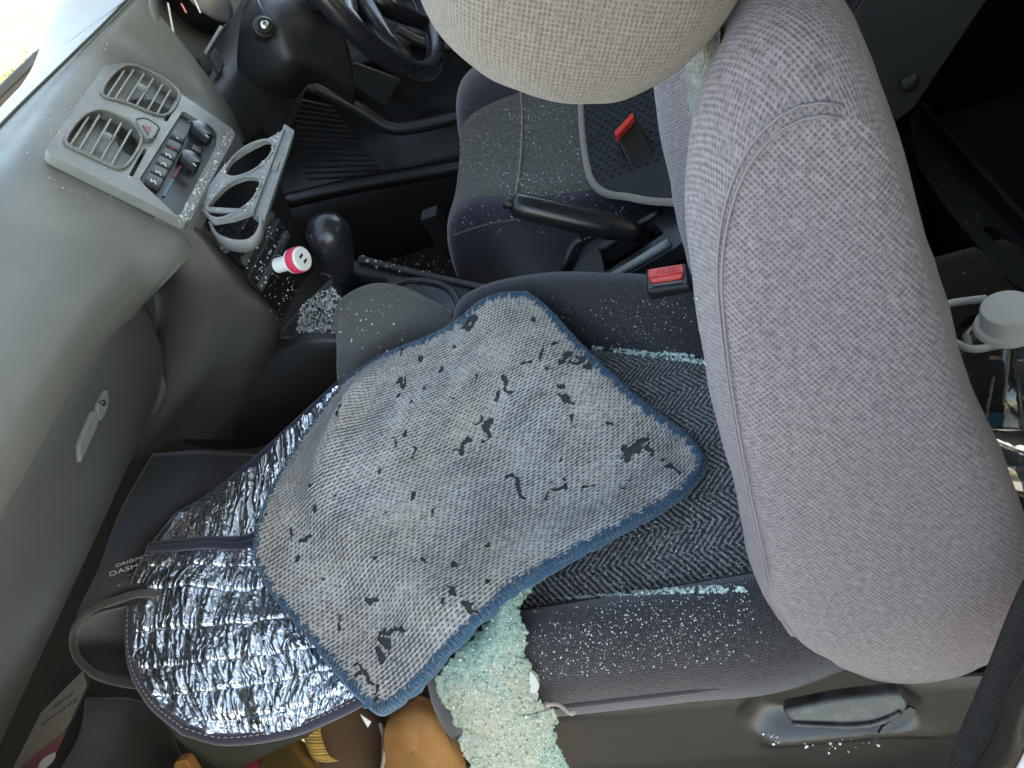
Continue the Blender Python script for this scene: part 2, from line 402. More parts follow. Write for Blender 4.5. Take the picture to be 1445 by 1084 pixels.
M['tint'] = clear('tinted_window', (0.38, 0.40, 0.39), 0.02, 0.6)  # unseen rear glass, tint added to darken the back of the cabin
M['pet'] = clear('clear_bottle_plastic', (0.86, 0.88, 0.9), 0.06, 0.8)
M['screen'] = clear('windscreen_glass', (0.93, 0.97, 0.95), 0.02, 0.5)
def leather():
    t = NT('tan_suede'); co = t.coord(); n = t.noise(co, 40, 6, 0.65); f = t.noise(co, 700, 3)
    k = t.mix(n, (0.17, 0.075, 0.022), (0.34, 0.17, 0.06)); t.bump(t.math('ADD', f, n), 0.35, 0.0015)
    return t.set(k, 0.75, spec=0.25)
M['suede'] = leather()
M['insole'] = felt('brown_lining', (0.075, 0.042, 0.020), 0.4)
M['yellow'] = weave('yellow_rib', (0.10, 0.06, 0.015), (0.45, 0.30, 0.08), 0.0035, (0.2, 1, 0.5), (0.2, 1, 0.52), 0.8, 0.1)
M['tinred'] = plastic('red_tin', (0.34, 0.035, 0.06), 0.3, 0.5, 60, 0.1)
M['gold'] = NT('gold_rim').set((0.55, 0.42, 0.18), 0.3, 1.0)
M['card'] = plastic('grey_card', (0.065, 0.063, 0.052), 0.7, 0.15)
M['card2'] = plastic('pale_film', (0.36, 0.37, 0.35), 0.5, 0.1)
M['cardred'] = plastic('dark_red_card', (0.06, 0.008, 0.012), 0.6, 0.15)
M['ink'] = plastic('black_ink', (0.012, 0.012, 0.012), 0.7, 0.1)
M['olivebag'] = plastic('olive_vinyl', (0.03, 0.031, 0.024), 0.4, 0.2, 300, 0.2)
def groundmat():
    t = NT('gravel_and_grass'); co = t.coord(); a = t.noise(co, 0.9, 4); b = t.noise(co, 22, 8, 0.8)
    g = t.mix(b, (0.18, 0.21, 0.12), (0.36, 0.40, 0.27)); s = t.mix(b, (0.20, 0.16, 0.09), (0.44, 0.37, 0.24))
    k = t.mix(t.ramp(a, 0.45, 0.6), s, g); t.bump(b, 0.6, 0.05); return t.set(k, 0.95, spec=0.1)
M['blade'] = plastic('grass_blade', (0.30, 0.31, 0.18), 0.7, 0.3, 20, 0.1)
M['ground'] = groundmat()
M['dark_ground'] = plastic('dark_ground', (0.05, 0.05, 0.048), 0.9, 0.3, 60, 0.6)
import bmesh
def holed(name, outer, holes, n, th, mat, parent=None, bevel=0.0):
    """flat plate with real openings"""
    bm = bmesh.new(); es = []
    for loop in [outer] + list(holes):
        vs_ = [bm.verts.new(tuple(map(float, p))) for p in loop]
        for i in range(len(vs_)): es.append(bm.edges.new((vs_[i], vs_[(i + 1) % len(vs_)])))
    bmesh.ops.triangle_fill(bm, use_beauty=True, use_dissolve=False, edges=es, normal=Vector(unit(n)))
    for f in bm.faces:
        if f.normal.dot(Vector(unit(n))) < 0: f.normal_flip()
    me = bpy.data.meshes.new(name); bm.to_mesh(me); bm.free(); me.materials.append(mat)
    o = bpy.data.objects.new(name, me); col.objects.link(o)
    if parent: o.parent = parent; o.matrix_parent_inverse = parent.matrix_world.inverted()
    mod(o, 'SOLIDIFY', thickness=th, offset=-1)
    if bevel: mod(o, 'BEVEL', width=bevel, segments=2, limit_method='ANGLE', angle_limit=math.radians(40))
    return o
def hit(px, py):
    bpy.context.view_layer.update(); dg = bpy.context.evaluated_depsgraph_get()
    o_ = Vector(CAM_O); d_ = Vector(ray(px, py)).normalized(); _, loc, nr, _, ob, _ = scene.ray_cast(dg, o_, d_)
    if nr.dot(d_) > 0: nr = -nr
    return np.array(loc), np.array(nr)
# ================================================================== the place
g = 60
struct(mk('ground', [(-g, -g, -0.32), (g, -g, -0.32), (g, g, -0.32), (-g, g, -0.32)], [(0, 1, 2, 3)], M['ground'], smooth=False))
struct(mk('dark_ground_sheet', [(-2.6, -9, -0.314), (14, -9, -0.314), (14, 9, -0.314), (-2.6, 9, -0.314)], [(0, 1, 2, 3)], M['dark_ground'], smooth=False))  # added dark sheet around the car, cuts light bouncing off the ground
V, Fc = [], []
gp = [P(a, b, z=-.31) for a, b in ((-40, -20), (80, -20), (125, 60), (-10, 190), (-60, 190))]
for _ in range(3500):
    w_ = rng.dirichlet(np.ones(5) * .7); c = sum(w_[i] * gp[i] for i in range(5)); h_ = random.uniform(.05, .22) * (1 if noise.noise((c[0] * .5, c[1] * .5, 0)) > -.1 else .25); a_ = random.uniform(0, 6.28); k = len(V)
    d_ = np.array((math.cos(a_), math.sin(a_), 0)); V += [c - d_ * .012, c + d_ * .012, c + np.array((random.uniform(-.08, .08), random.uniform(-.08, .08), h_))]; Fc.append((k, k + 1, k + 2))
o = mk('grass', V, Fc, M['blade'], smooth=False); tag(o, 'sunlit rough grass outside, seen through the windscreen', 'grass', None, 'stuff')
# car floor pan: footwells, tunnel and toe board as one carpeted sheet
ys = [0.10, 0.16, 0.20, 0.45, 0.64, 0.70, 0.76, 0.82, 0.88, 0.94, 1.00, 1.25, 1.46, 1.52]
prof = {0.10: .10, 0.16: .10, 0.20: .02, 0.45: 0, 0.64: .01, 0.70: .10, 0.76: .20, 0.82: .22, 0.88: .20, 0.94: .10, 1.00: .02, 1.25: 0, 1.46: .02, 1.52: .12}
xs_ = [2.0, 1.0, 0.5, 0.0, -0.4, -0.7, -0.85, -1.0, -1.12]
lift = [0, 0, 0, 0, 0, 0.02, 0.10, 0.26, 0.50]
G = np.array([[(x, y, prof[y] + lf) for y in ys] for x, lf in zip(xs_, lift)])
struct(surf('floor', catgrid(G, 50, 90), M['carpet']))

# ---- bodywork: roof, pillars, screen (mostly outside the picture, they make the shade)
body = thing('car_body', 'white painted car body with grey pillar trim, edge beside the seat belt', 'car body', (0.5, 0.8, -0.1))
def panel(name, a, b, c, d, th, mat, parent, bev=0.01):
    a, b, c, d = map(np.asarray, (a, b, c, d)); n = unit(np.cross(b - a, d - a))
    return slab(name, [a, b, c, d], n, th, mat, parent, bev)
RZ = 1.37
panel('roof', (-0.36, 0.16, RZ), (1.9, 0.16, RZ), (1.9, 1.46, RZ), (-0.36, 1.46, RZ), 0.03, M['body'], body)
panel('roof_rail', (-0.4, 0.10, RZ - 0.05), (1.9, 0.10, RZ - 0.05), (1.9, 0.19, RZ - 0.002), (-0.4, 0.19, RZ - 0.002), 0.05, M['body'], body)
panel('roof_rail', (-0.4, 1.43, RZ - 0.002), (1.9, 1.43, RZ - 0.002), (1.9, 1.52, RZ - 0.05), (-0.4, 1.52, RZ - 0.05), 0.05, M['body'], body)
for yy, y2 in ((0.13, 0.04), (1.49, 1.58)):
    tube('front_pillar', catmull([(-0.38, yy, RZ - 0.03), (-0.75, (yy + y2) / 2, 1.14), (-0.95, y2, 0.87)], 12), 0.032, M['body'], body, 10)
panel('rear_door', (0.20, 0.09, 0.80), (1.5, 0.07, 0.80), (1.5, 0.05, 0.05), (0.20, 0.05, 0.05), 0.06, M['body'], body)
panel('rear_panel', (1.75, 0.15, 0.75), (1.75, 1.48, 0.75), (1.75, 1.48, 0.0), (1.75, 0.15, 0.0), 0.06, M['body'], body)
tube('rear_pillar', [(1.2, 0.13, RZ - 0.03), (1.75, 0.08, 0.75)], 0.06, M['body'], body, 10)
tube('rear_pillar', [(1.2, 1.49, RZ - 0.03), (1.75, 1.52, 0.75)], 0.06, M['body'], body, 10)
tube('rear_door_frame', [(0.95, 0.11, RZ - 0.03), (0.95, 0.08, 0.80)], 0.03, M['body'], body, 10)
panel('hinge_panel', (-1.2, 0.05, 0.86), (-0.46, 0.05, 0.86), (-0.46, 0.06, 0.02), (-1.2, 0.06, 0.02), 0.04, M['body'], body)
panel('hinge_panel', (-0.50, 0.062, 0.84), (-1.2, 0.062, 0.84), (-1.2, 0.067, 0.02), (-0.50, 0.067, 0.02), 0.02, M['charcoal'], body)
panel('front_door', (-0.50, 0.02, 0.86), (-0.34, -1.0, 0.86), (-0.34, -1.0, 0.05), (-0.50, 0.02, 0.05), 0.08, M['charcoal'], body)
panel('firewall', (-1.18, 0.06, 0.85), (-1.18, 1.56, 0.85), (-1.18, 1.56, 0.0), (-1.18, 0.06, 0.0), 0.03, M['black'], body)
panel('rear_window', (0.2, 0.10, 0.80), (1.6, 0.10, 0.80), (1.25, 0.14, RZ - .05), (0.12, 0.14, RZ - .05), 0.004, M['tint'], body, 0)
panel('rear_window', (0.2, 1.54, 0.80), (1.7, 1.54, 0.80), (1.25, 1.48, RZ - .05), (0.2, 1.48, RZ - .05), 0.004, M['tint'], body, 0)
panel('rear_window', (1.75, 0.15, 0.75), (1.75, 1.48, 0.75), (1.6, 1.45, RZ - .03), (1.6, 0.17, RZ - .03), 0.004, M['tint'], body, 0)
panel('rear_door', (0.35, 1.50, 0.82), (1.75, 1.50, 0.82), (1.75, 1.50, 0.0), (0.35, 1.50, 0.0), 0.04, M['black'], body)
# centre pillar with trim; lower end is what shows in the bottom right corner
G = np.array([[P(1366, 1095, .47), P(1398, 1045, .45), P(1420, 985, .43), P(1448, 930, .41), P(1500, 850, .39)],
              [P(1390, 1110, .455), P(1420, 1060, .435), P(1445, 1000, .415), P(1475, 945, .395), P(1530, 865, .375)],
              [P(1412, 1120, .445), P(1440, 1072, .425), P(1466, 1015, .41), P(1500, 960, .39), P(1560, 880, .37)]])
surf('pillar_trim', catgrid(G, 14, 30), M['trim'], body, 0.004)
G2 = np.array([[P(1412, 1122, .443), P(1438, 1076, .423), P(1468, 1016, .408), P(1502, 961, .388), P(1562, 881, .368)],
               [P(1440, 1135, .43), P(1470, 1090, .41), P(1500, 1030, .395), P(1540, 970, .375), P(1600, 890, .355)],
               [P(1480, 1145, .43), P(1510, 1100, .41), P(1545, 1040, .395), P(1585, 980, .375), P(1640, 900, .355)]])
surf('sill_edge', catgrid(G2, 14, 30), M['body'], body, 0.004)
panel('centre_pillar', (0.085, 0.085, 1.31), (0.26, 0.085, 1.31), (0.30, 0.075, 0.50), (0.10, 0.075, 0.50), 0.05, M['trim'], body)
tube('centre_pillar', [P(1600, 830, .36), (0.17, 0.10, 0.95), (0.10, 0.14, RZ - 0.03)], [0.03, 0.035, 0.035], M['body'], body, 10)
ws = [(-0.94, 0.05, 0.87), (-0.94, 1.57, 0.87), (-0.40, 1.46, 1.345), (-0.40, 0.16, 1.345)]
wsc = np.array([[ws[0], (-0.98, 0.81, 0.87), ws[1]], [(-0.68, 0.105, 1.12), (-0.73, 0.81, 1.14), (-0.68, 1.515, 1.12)], [ws[3], (-0.44, 0.81, 1.37), ws[2]]])
o = surf('windscreen', catgrid(wsc, 14, 20), M['screen'], None)
tag(o, 'clear windscreen above the dashboard with sunlit ground beyond', 'windscreen')

# ================================================================== dashboard
dash = thing('dashboard', 'dusty grey dashboard with two round-cornered air vents and heater controls', 'dashboard', (-0.8, 0.8, 0.3))
pas = [(.93, .856), (.885, .868), (.84, .876), (.765, .869), (.70, .845), (.645, .805), (.618, .765), (.625, .73), (.646, .712), (.665, .703)]
STN = [(-.05, pas), (.15, pas), (.35, pas), (.52, pas),
 (.62, [(.94, .857), (.885, .87), (.84, .88), (.765, .876), (.70, .856), (.645, .815), (.612, .77), (.608, .735), (.622, .71), (.645, .70)]),
 (.685, [(.95, .858), (.885, .872), (.83, .885), (.765, .886), (.71, .881), (.655, .868), (.612, .81), (.585, .76), (.573, .735), (.574, .715)]),
 (.82, [(.95, .858), (.885, .874), (.83, .887), (.755, .891), (.715, .888), (.676, .875), (.636, .81), (.606, .76), (.592, .733), (.593, .712)]),
 (.955, [(.95, .86), (.885, .877), (.83, .89), (.725, .895), (.71, .892), (.692, .876), (.655, .81), (.624, .76), (.61, .733), (.612, .712)]),
 (1.0, [(.95, .86), (.885, .878), (.81, .893), (.685, .902), (.675, .900), (.662, .886), (.640, .82), (.622, .765), (.617, .725), (.622, .69)]),
 (1.032, [(.95, .86), (.885, .88), (.79, .897), (.648, .910), (.639, .908), (.630, .896), (.626, .83), (.625, .77), (.628, .72), (.64, .67)])]
G = np.array([[(-f, y, z) for f, z in pr] for y, pr in STN]).swapaxes(0, 1)
DP = catgrid(G, 91, 110)
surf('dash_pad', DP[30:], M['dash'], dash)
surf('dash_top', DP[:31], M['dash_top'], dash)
tube('dash_joint', DP[30] + np.array((.001, 0, .001)), .0022, M['vent_dark'], dash, 6)
# cowl along the foot of the screen and the instrument hood
def hood(y0, y1, n=40):
    rows = []
    for t in np.linspace(0, 1, 9):
        y = y0 + (y1 - y0) * t; k = math.sin(math.pi * min(1, t * 1.15 + 0.02)) ** 0.5 if t < .87 else math.sin(math.pi * min(1, t)) ** .5
        rise = 0.075 * float(smst(0, .4, t) * (1 - smst(.75, 1, t)))
        rows.append([(-.95, y, .86), (-.885, y, .880 + rise * .5), (-.79, y, .897 + rise * .85), (-.70, y, .906 + rise), (-.648, y, .910 + rise * .95), (-.628, y, .898 + rise * .8)])
    return catgrid(np.array(rows), n, 30)
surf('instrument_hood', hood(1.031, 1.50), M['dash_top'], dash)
# glovebox lid
lidp = [(.632, .735), (.626, .712), (.634, .672), (.662, .625), (.712, .582), (.77, .556), (.82, .55)]
G = []
for y, k in ((.02, 0), (.25, 0), (.45, 0), (.60, .004), (.655, .012), (.682, .03)):
    G.append([(-(f + k), y - (0.012 * i if y > .6 else 0) * (1 if y > .65 else .4), z) for i, (f, z) in enumerate(lidp)])
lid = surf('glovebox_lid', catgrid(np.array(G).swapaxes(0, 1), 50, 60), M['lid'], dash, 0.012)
lp0, ln = hit(130, 605)
for nm, poly, mt in (('latch_plate', [(112, 628), (133, 578), (139, 585), (139, 600), (114, 655)], M['latch']), ('latch_pull', [(138, 575), (152, 547), (155, 565), (150, 585), (140, 597)], M['latch'])):
    q = [Pn(a, b, lp0 + ln * 0.004, ln) for a, b in poly]
    o = slab(nm, rounded(q, .004, 3), ln, 0.008, mt, lid, 0.001)
tube('keyhole', [Pn(144.5, 568, lp0 + ln * .0045, ln), Pn(144.8, 570, lp0 + ln * .0055, ln)], .0035, M['black'], lid, 8)
# knee panel between glovebox and centre stack
G = np.array([[P(170, 360, .85), P(208, 402, .895), P(219, 455, .915), P(192, 570, .95), P(158, 655, .98)],
              [P(205, 320, .84), P(240, 375, .87), P(262, 430, .90), P(255, 540, .955), P(200, 645, 1.0)],
              [P(232, 298, .842), P(270, 350, .868), P(305, 410, .90), P(315, 500, .955), P(243, 622, 1.02)],
              [P(257, 306, .853), P(295, 340, .875), P(345, 402, .915), P(385, 470, .965), P(300, 620, 1.06)],
              [P(262, 310, .88), P(303, 343, .91), P(355, 402, .955), P(396, 478, 1.01), P(330, 620, 1.1)]])
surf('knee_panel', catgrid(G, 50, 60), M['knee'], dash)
# ---- centre fascia
pc = np.array((-.6185, .82, .806)); A_, B_, C_, D_ = (np.array((-.640, .70, .875)), np.array((-.680, .94, .871)), np.array((-.592, .94, .734)), np.array((-.562, .70, .745)))
fn = unit(np.cross((B_ + C_ - A_ - D_), (A_ + B_ - C_ - D_)))
if fn[2] < 0: fn = -fn
fp = (A_ + B_ + C_ + D_) / 4
def F(px, py, h=0.0): return Pn(px, py, fp + fn * h, fn)
def FL(pts, h=0.0): return [F(a, b, h) for a, b in pts]
v1 = [(142, 136), (150, 118), (168, 100), (188, 96), (222, 110), (246, 127), (251, 140), (243, 158), (230, 167), (214, 164), (180, 150), (150, 142)]
v2 = [(91, 202), (103, 181), (122, 164), (146, 160), (180, 174), (196, 190), (198, 204), (188, 224), (173, 241), (158, 239), (124, 223), (98, 211)]
sl1 = [(231, 170), (249, 139), (253, 141), (236, 172)]
sl2 = [(182, 247), (203, 209), (208, 211), (187, 250)]
hz = [(191, 168), (207, 167), (226, 180), (216, 196), (206, 195)]
ctl = [(196, 254), (258, 156), (306, 186), (305, 206), (254, 303), (248, 303)]
outer = [(62, 214), (146, 94), (172, 88), (196, 92), (330, 183), (332, 192), (268, 311), (262, 313)]
facia = thing('tmp', 'x', 'x'); bpy.data.objects.remove(facia)
vl1 = catmull(np.array(FL(v1)), 40, True); vl2 = catmull(np.array(FL(v2)), 40, True)
fas = holed('centre_fascia', rounded(np.array(FL(outer, .003)), .012, 6), [vl1 + fn * .003, vl2 + fn * .003, rounded(FL(sl1, .003), .002, 3), rounded(FL(sl2, .003), .002, 3), rounded(FL(ctl, .003), .006, 4)], fn, .012, M['fascia'], dash, .0015)
def vent(loop, slats, tab):
    ven = slab('air_vent', loop - fn * .012, fn, .004, M['vent_dark'], dash)
    tube('vent_rim', loop + fn * .004, .0022, M['fascia'], ven, 8, True)
    for a, b in slats:
        p, q = F(*a, .002), F(*b, .002); d = unit(q - p); s = np.cross(fn, d); rr = -unit(p - CAM_O); rr = unit(rr - d * np.dot(rr, d)); tilt = unit(rr * .86 + fn * .14)
        poly = [p + tilt * .0, q + tilt * 0, q - tilt * .013, p - tilt * .013]
        slab('slat', poly, np.cross(d, tilt), .0024, M['slat'], ven, .0004)
    boxf('vent_tab', F(*tab, .004), B_ - A_, A_ - D_, fn, (.007, .010, .008), M['cupgrey'], ven, .002)
vent(vl1, [((152, 138), (177, 100)), ((163, 141), (190, 99)), ((178, 147), (205, 104)), ((193, 151), (218, 111)), ((208, 159), (231, 119)), ((222, 163), (242, 127))], (200, 124))
vent(vl2, [((100, 207), (127, 165)), ((112, 214), (142, 163)), ((128, 221), (158, 168)), ((143, 228), (173, 174)), ((158, 235), (187, 183))], (152, 193))
for s_ in (sl1, sl2): slab('slot_back', rounded(FL(s_, -.009), .002, 3), fn, .003, M['vent_dark'], dash)
hzb = slab('hazard_button', rounded(FL(hz, .009), .006, 4), fn, .01, M['fascia'], dash, .0015)
slab('hazard_triangle', FL([(201, 176), (214, 180), (210, 190)], .0105), fn, .0012, M['dullred'], hzb)
tube('button_groove', rounded(FL(hz, .0065), .006, 4), .0012, M['vent_dark'], hzb, 6, True)
cp = slab('heater_panel', rounded(FL(ctl, -.004), .006, 4), fn, .006, M['charcoal'], dash)
dl = unit(F(244.5, 208) - F(217, 257)); dn = np.cross(fn, dl)
for i, c in enumerate([(217, 257), (224, 244.5), (231, 232), (238, 220), (244.5, 208), (251, 194)]):
    b = boxf('heater_button', F(*c, .001), dl, dn, fn, (.0165 if i < 5 else .017, .017, .010), M['button'], cp, .002)
    k = F(*c, .0064)
    if i in (0, 1, 2, 3):
        tube('icon', [k - dn * .003 - dl * .002, k + dl * .003, k + dn * .003 - dl * .001, k + dn * .0035 + dl * .003][: 4 if i != 2 else 3], .0008, M['icon'], b, 5)
    else:
        slab('icon', [k - dn * .002 - dl * .0015, k + dn * .002, k - dl * .002 + dn * .001], fn, .0006, M['red'] if i == 4 else M['icon'], b)
for t0, t1, mt in ((0, .5, M['blue']), (.55, 1, M['dullred'])):
    a, b = F(231, 276, -.002), F(257, 230, -.002); q0, q1 = a + (b - a) * t0, a + (b - a) * t1
    slab('temperature_stripe', [q0 - dn * .0016, q1 - dn * .0016, q1 + dn * .0016, q0 + dn * .0016], fn, .001, mt, cp)
for c, r_ in (((283, 190), .015), ((266, 231), .0125)):
    kn = lathe('heater_knob', [(r_, -.006), (r_, .006), (r_ * .9, .012), (r_ * .3, .0135)], F(*c, -.001), fn, M['gloss'], cp, 24)
    k = F(*c, .0125); boxf('knob_bar', k, dl * .6 + dn, dl - dn * .6, fn, (r_ * 1.8, .006, .010), M['charcoal'], kn, .002)
    boxf('knob_pointer', k + unit(dl * .6 + dn) * -r_ * .6, dl * .6 + dn, dl - dn * .6, fn, (.006, .0015, .0105), M['icon'], kn, .0004)
boxf('recirculation_button', F(277, 214, .001), dl, dn, fn, (.016, .014, .010), M['gloss'], cp, .002)
for i in range(5):
    q = F(268 + 4.0 * i, 172 + 2.2 * i - (2 if i in (1, 2, 3) else 0), -.0025); slab('fan_mark', [q, q + dl * (.002 + .0006 * i), q + dl * (.002 + .0006 * i) + dn * .0012, q + dn * .0012], fn, .0006, M['icon'], cp)
# lip beneath the fascia, radio bay and lower stack
lipn = unit(fn + np.array((-.2, 0, .9)))
slab('fascia_lip', rounded(np.array([F(262, 314, .004), F(334, 190, .004), P(341, 196, y=.945), P(272, 322, y=.70)]), .004, 3), unit(np.array((.3, 0, 1))), .012, M['fascia'], dash, .002)
G = np.array([[P(275, 305, .895), P(315, 250, .97), P(352, 200, 1.04), P(372, 180, 1.12)],
              [P(312, 345, .93), P(345, 320, .98), P(372, 285, 1.03), P(395, 260, 1.10)],
              [P(350, 400, .975), P(370, 375, .99), P(395, 340, 1.03), P(420, 320, 1.10)],
              [P(388, 470, 1.02), P(405, 440, 1.03), P(425, 400, 1.06), P(445, 380, 1.12)]])
surf('stack_face', catgrid(G, 24, 24), M['black'], dash)
for (a, b, c, d, mt) in (((322, 352), (345, 385), (392, 300), (372, 275), M['gloss']), ((350, 392), (368, 418), (408, 330), (396, 306), M['charcoal'])):
    q = [P(*a, .93), P(*b, .95), P(*c, 1.01), P(*d, .99)]; nn = unit(np.cross(q[1] - q[0], q[3] - q[0])); nn = nn if nn[0] > 0 else -nn
    rd = slab('radio_panel', rounded(np.array(q), .004, 3), nn, .02, mt, dash, .0015)
    e1, e2 = unit(q[3] - q[0]), unit(q[1] - q[0])
    for i in range(6):
        boxf('radio_button', q[0] + (q[3] - q[0]) * (.12 + .15 * i) + (q[1] - q[0]) * .72 + nn * .001, e1, e2, nn, (.016, .009, .006), M['button'], rd, .001)
# driver side: instrument cluster, switch bank
cn = unit(np.array((.80, -.10, .42)))
c0 = np.array((-.70, 1.18, .85))
slab('instrument_face', [c0 + np.array((0, -.12, .045)), c0 + np.array((0, .2, .045)), c0 + np.array((.03, .2, -.09)), c0 + np.array((.03, -.12, -.09))], np.array((.95, 0, .2)), .02, M['vent_dark'], dash)
nn = unit((.95, 0, .2))
lathe('gauge_dial', [(.055, -.02), (.055, .044), (.050, .046), (.002, .046)], Pn(262, 8, c0, nn), nn, M['black'], dash, 40)
for a, b, mt in (((237, 4), (245, 47), M['icon']), ((275, 0), (283, 18), M['icon']), ((256, 5), (263, 18), M['red'])):
    p, q = Pn(*a, c0 + nn * .05, nn), Pn(*b, c0 + nn * .05, nn); d = unit(q - p); s = np.cross(nn, d)
    slab('gauge_needle', [p - s * .0016, q - s * .0016, q + s * .0016, p + s * .0016], nn, .001, mt, dash)
edge = catmull([P(213, -30, y=1.03), P(215, 0, y=1.03), P(222, 35, y=1.03), P(240, 68, y=1.03), P(272, 100, y=1.035), P(300, 130, y=1.04), P(325, 165, y=1.04), P(350, 212, y=1.04)], 50)
tube('cluster_bezel', edge, .006, M['fascia'], dash, 8)
G = np.stack([edge, edge + np.array((-.03, .03, -.005)), edge + np.array((-.075, .06, -.01))])
surf('cluster_surround', catgrid(G, 8, 50), M['vent_dark'], dash)
G = np.array([[P(268, 92, 1.13), P(300, 60, 1.17), P(330, 20, 1.2), P(345, -10, 1.22)],
              [P(300, 128, 1.10), P(330, 95, 1.14), P(352, 60, 1.17), P(372, 20, 1.2)],
              [P(330, 180, 1.10), P(360, 150, 1.14), P(385, 110, 1.17), P(400, 80, 1.2)],
              [P(352, 225, 1.12), P(385, 205, 1.16), P(415, 170, 1.2), P(430, 130, 1.22)]])
surf('lower_fascia', catgrid(G, 24, 24), M['charcoal'], dash)
for c in ((288, 92), (306, 88)):
    boxf('rocker_switch', P(*c, 1.115), (.2, 1, .1), (.1, .1, 1), cn, (.020, .026, .012), M['button'], dash, .002)
tube('switch_trim', catmull([P(279, 97, 1.11), P(290, 75, 1.13), P(312, 38, 1.16)], 10), .003, M['cupgrey'], dash, 6)
# ================================================================== seats
class Pillow:
    """upholstered block: closed side profile (x,z), swept across y, rounded at both ends"""
    def __init__(s, prof, yc, hw, n=7, recess=0, rw=0.6, ns=120, tilt=0):
        s.loop = catmull(prof, ns, True); s.c = s.loop.mean(0); s.yc = yc; s.hw = hw; s.n = n; s.rec = recess; s.rw = rw; s.ns = ns
        d = np.roll(s.loop, -1, 0) - np.roll(s.loop, 1, 0); d /= np.linalg.norm(d, axis=1)[:, None]
        s.nr = np.stack([d[:, 1], -d[:, 0]], 1)
        if np.sum(s.nr * (s.loop - s.c)) < 0: s.nr = -s.nr
    def pt(s, i, v, off=0.0):
        """i: loop index (array), v in -1..1"""
        i = np.asarray(i) % s.ns; k = max(0.0, 1 - abs(v) ** s.n) ** (1 / s.n)
        q = s.c + (s.loop[i] - s.c) * k
        if s.rec:
            fr = np.clip(-s.nr[i, 0], 0, 1) ** 2; w = 1 - smst(s.rw - .14, s.rw + .14, abs(v))
            q = q - s.nr[i] * (s.rec * fr * w)[:, None]
        q = q + s.nr[i] * off
        z = q[:, 1]; hw = s.hw(z) if callable(s.hw) else s.hw + 0 * z; yc = s.yc(z) if callable(s.yc) else s.yc
        return np.stack([q[:, 0], yc + v * (hw + off), z], 1)
    def caps(s, k1, n): return [(1 - k ** s.n) ** (1 / s.n) for k in np.linspace(0, k1, n)]
    def mesh(s, name, mat, parent, vs=None, idx=None, off=0.0, uv=None):
        if vs is None:
            c = s.caps(.85, 16); vs = [-v for v in c] + list(np.linspace(-c[-1], c[-1], 46)[1:-1]) + c[::-1]
        idx = np.arange(s.ns) if idx is None else np.asarray(idx)
        S = np.stack([s.pt(idx, v, off) for v in vs]); full = len(idx) == s.ns
        Nn = S - np.array((s.c[0], 0, s.c[1])); Nn[..., 1] = 0; Nn /= np.maximum(np.linalg.norm(Nn, axis=2), .02)[..., None]
        dn_ = np.array([[.0030 * noise.noise((p[0] * 13, p[1] * 13, p[2] * 13)) + .0012 * noise.noise((p[0] * 42, p[1] * 42, p[2] * 42)) for p in r] for r in S])
        S = S + Nn * dn_[..., None] + np.array((0, -1, 0)) * dn_[..., None] * .6
        o = surf(name, S, mat, parent, cv=full)
        if uv:
            if uv == 'side': U = S[..., [0, 2]]
            else:                                   # arc length out from the near end, no stretching there
                sl = np.concatenate([np.zeros((1, S.shape[1])), np.cumsum(np.linalg.norm(np.diff(S, axis=0), axis=2), 0)])
                q = s.loop[idx] - s.c; th = np.arctan2(q[:, 1], q[:, 0]); U = np.stack([sl * np.cos(th), sl * np.sin(th)], -1)
            me = o.data; vi = np.zeros(len(me.loops), int); me.loops.foreach_get('vertex_index', vi)
            me.uv_layers[0].data.foreach_set('uv', U.reshape(-1, 2)[vi].ravel())
        return o
seat = thing('passenger_seat', 'lilac grey woven cloth passenger seat with dark herringbone cushion, nearest the open door', 'car seat', (-.1, .45, .02))
bprof = [(-.048, .49), (-.045, .56), (-.038, .66), (-.028, .75), (-.014, .82), (.012, .868), (.045, .885), (.076, .868), (.090, .82), (.103, .72), (.118, .62), (.138, .53), (.150, .44), (.136, .37), (.090, .327), (.035, .330), (-.008, .37), (-.037, .43)]
bh = lambda z: np.interp(z, [.32, .38, .45, .55, .66, .76, .82, .88], [.228, .236, .232, .212, .188, .158, .142, .128])
back = Pillow(bprof, .462, bh, 7, .030, .62)
kc = back.caps(.85, 16); mid = list(np.linspace(-kc[-1], kc[-1], 50))
bo = back.mesh('backrest', M['seat'], seat, mid + kc[::-1][1:])
bsd = back.mesh('backrest_side', M['seat'], seat, [-v for v in kc], uv='side')
fi = [i for i in range(back.ns) if back.nr[i, 0] < -.35 and .46 < back.loop[i, 1] < .875]
fi = sorted(fi, key=lambda i: back.loop[i, 1])
back.mesh('backrest_insert', M['knit'], seat, np.linspace(-.50, .50, 24), fi, .004)
def seam(pil, v, rng_, r=.0016, mat=None, parent=None, off=.0008):
    tube('seam', np.vstack([pil.pt([i], v, off) for i in rng_]), r, mat or M['seat'], parent, 6)
loopidx = sorted(range(back.ns), key=lambda i: i)
front_run = [i % back.ns for i in range(-4, 43)]
for dv in (-kc[-1] + .006, -kc[-1] - .004): seam(back, dv, front_run, .0007, M['seat'], bsd)
# headrest
ha = np.linspace(0, 2 * math.pi, 28, endpoint=False); ct, st = math.cos(-.35), math.sin(-.35)
hp = [(-.030 + .088 * math.cos(t) * ct - .077 * math.sin(t) * st, .925 + .088 * math.cos(t) * st + .077 * math.sin(t) * ct) for t in ha]
head = Pillow(hp, .475, .132, 3.2)
ho = head.mesh('headrest', M['head'], seat, uv='pole')
for yy in (.43, .52): tube('headrest_post', [(.03, yy, .80), (.01, yy, .93)], .006, M['chrome'], ho, 10)
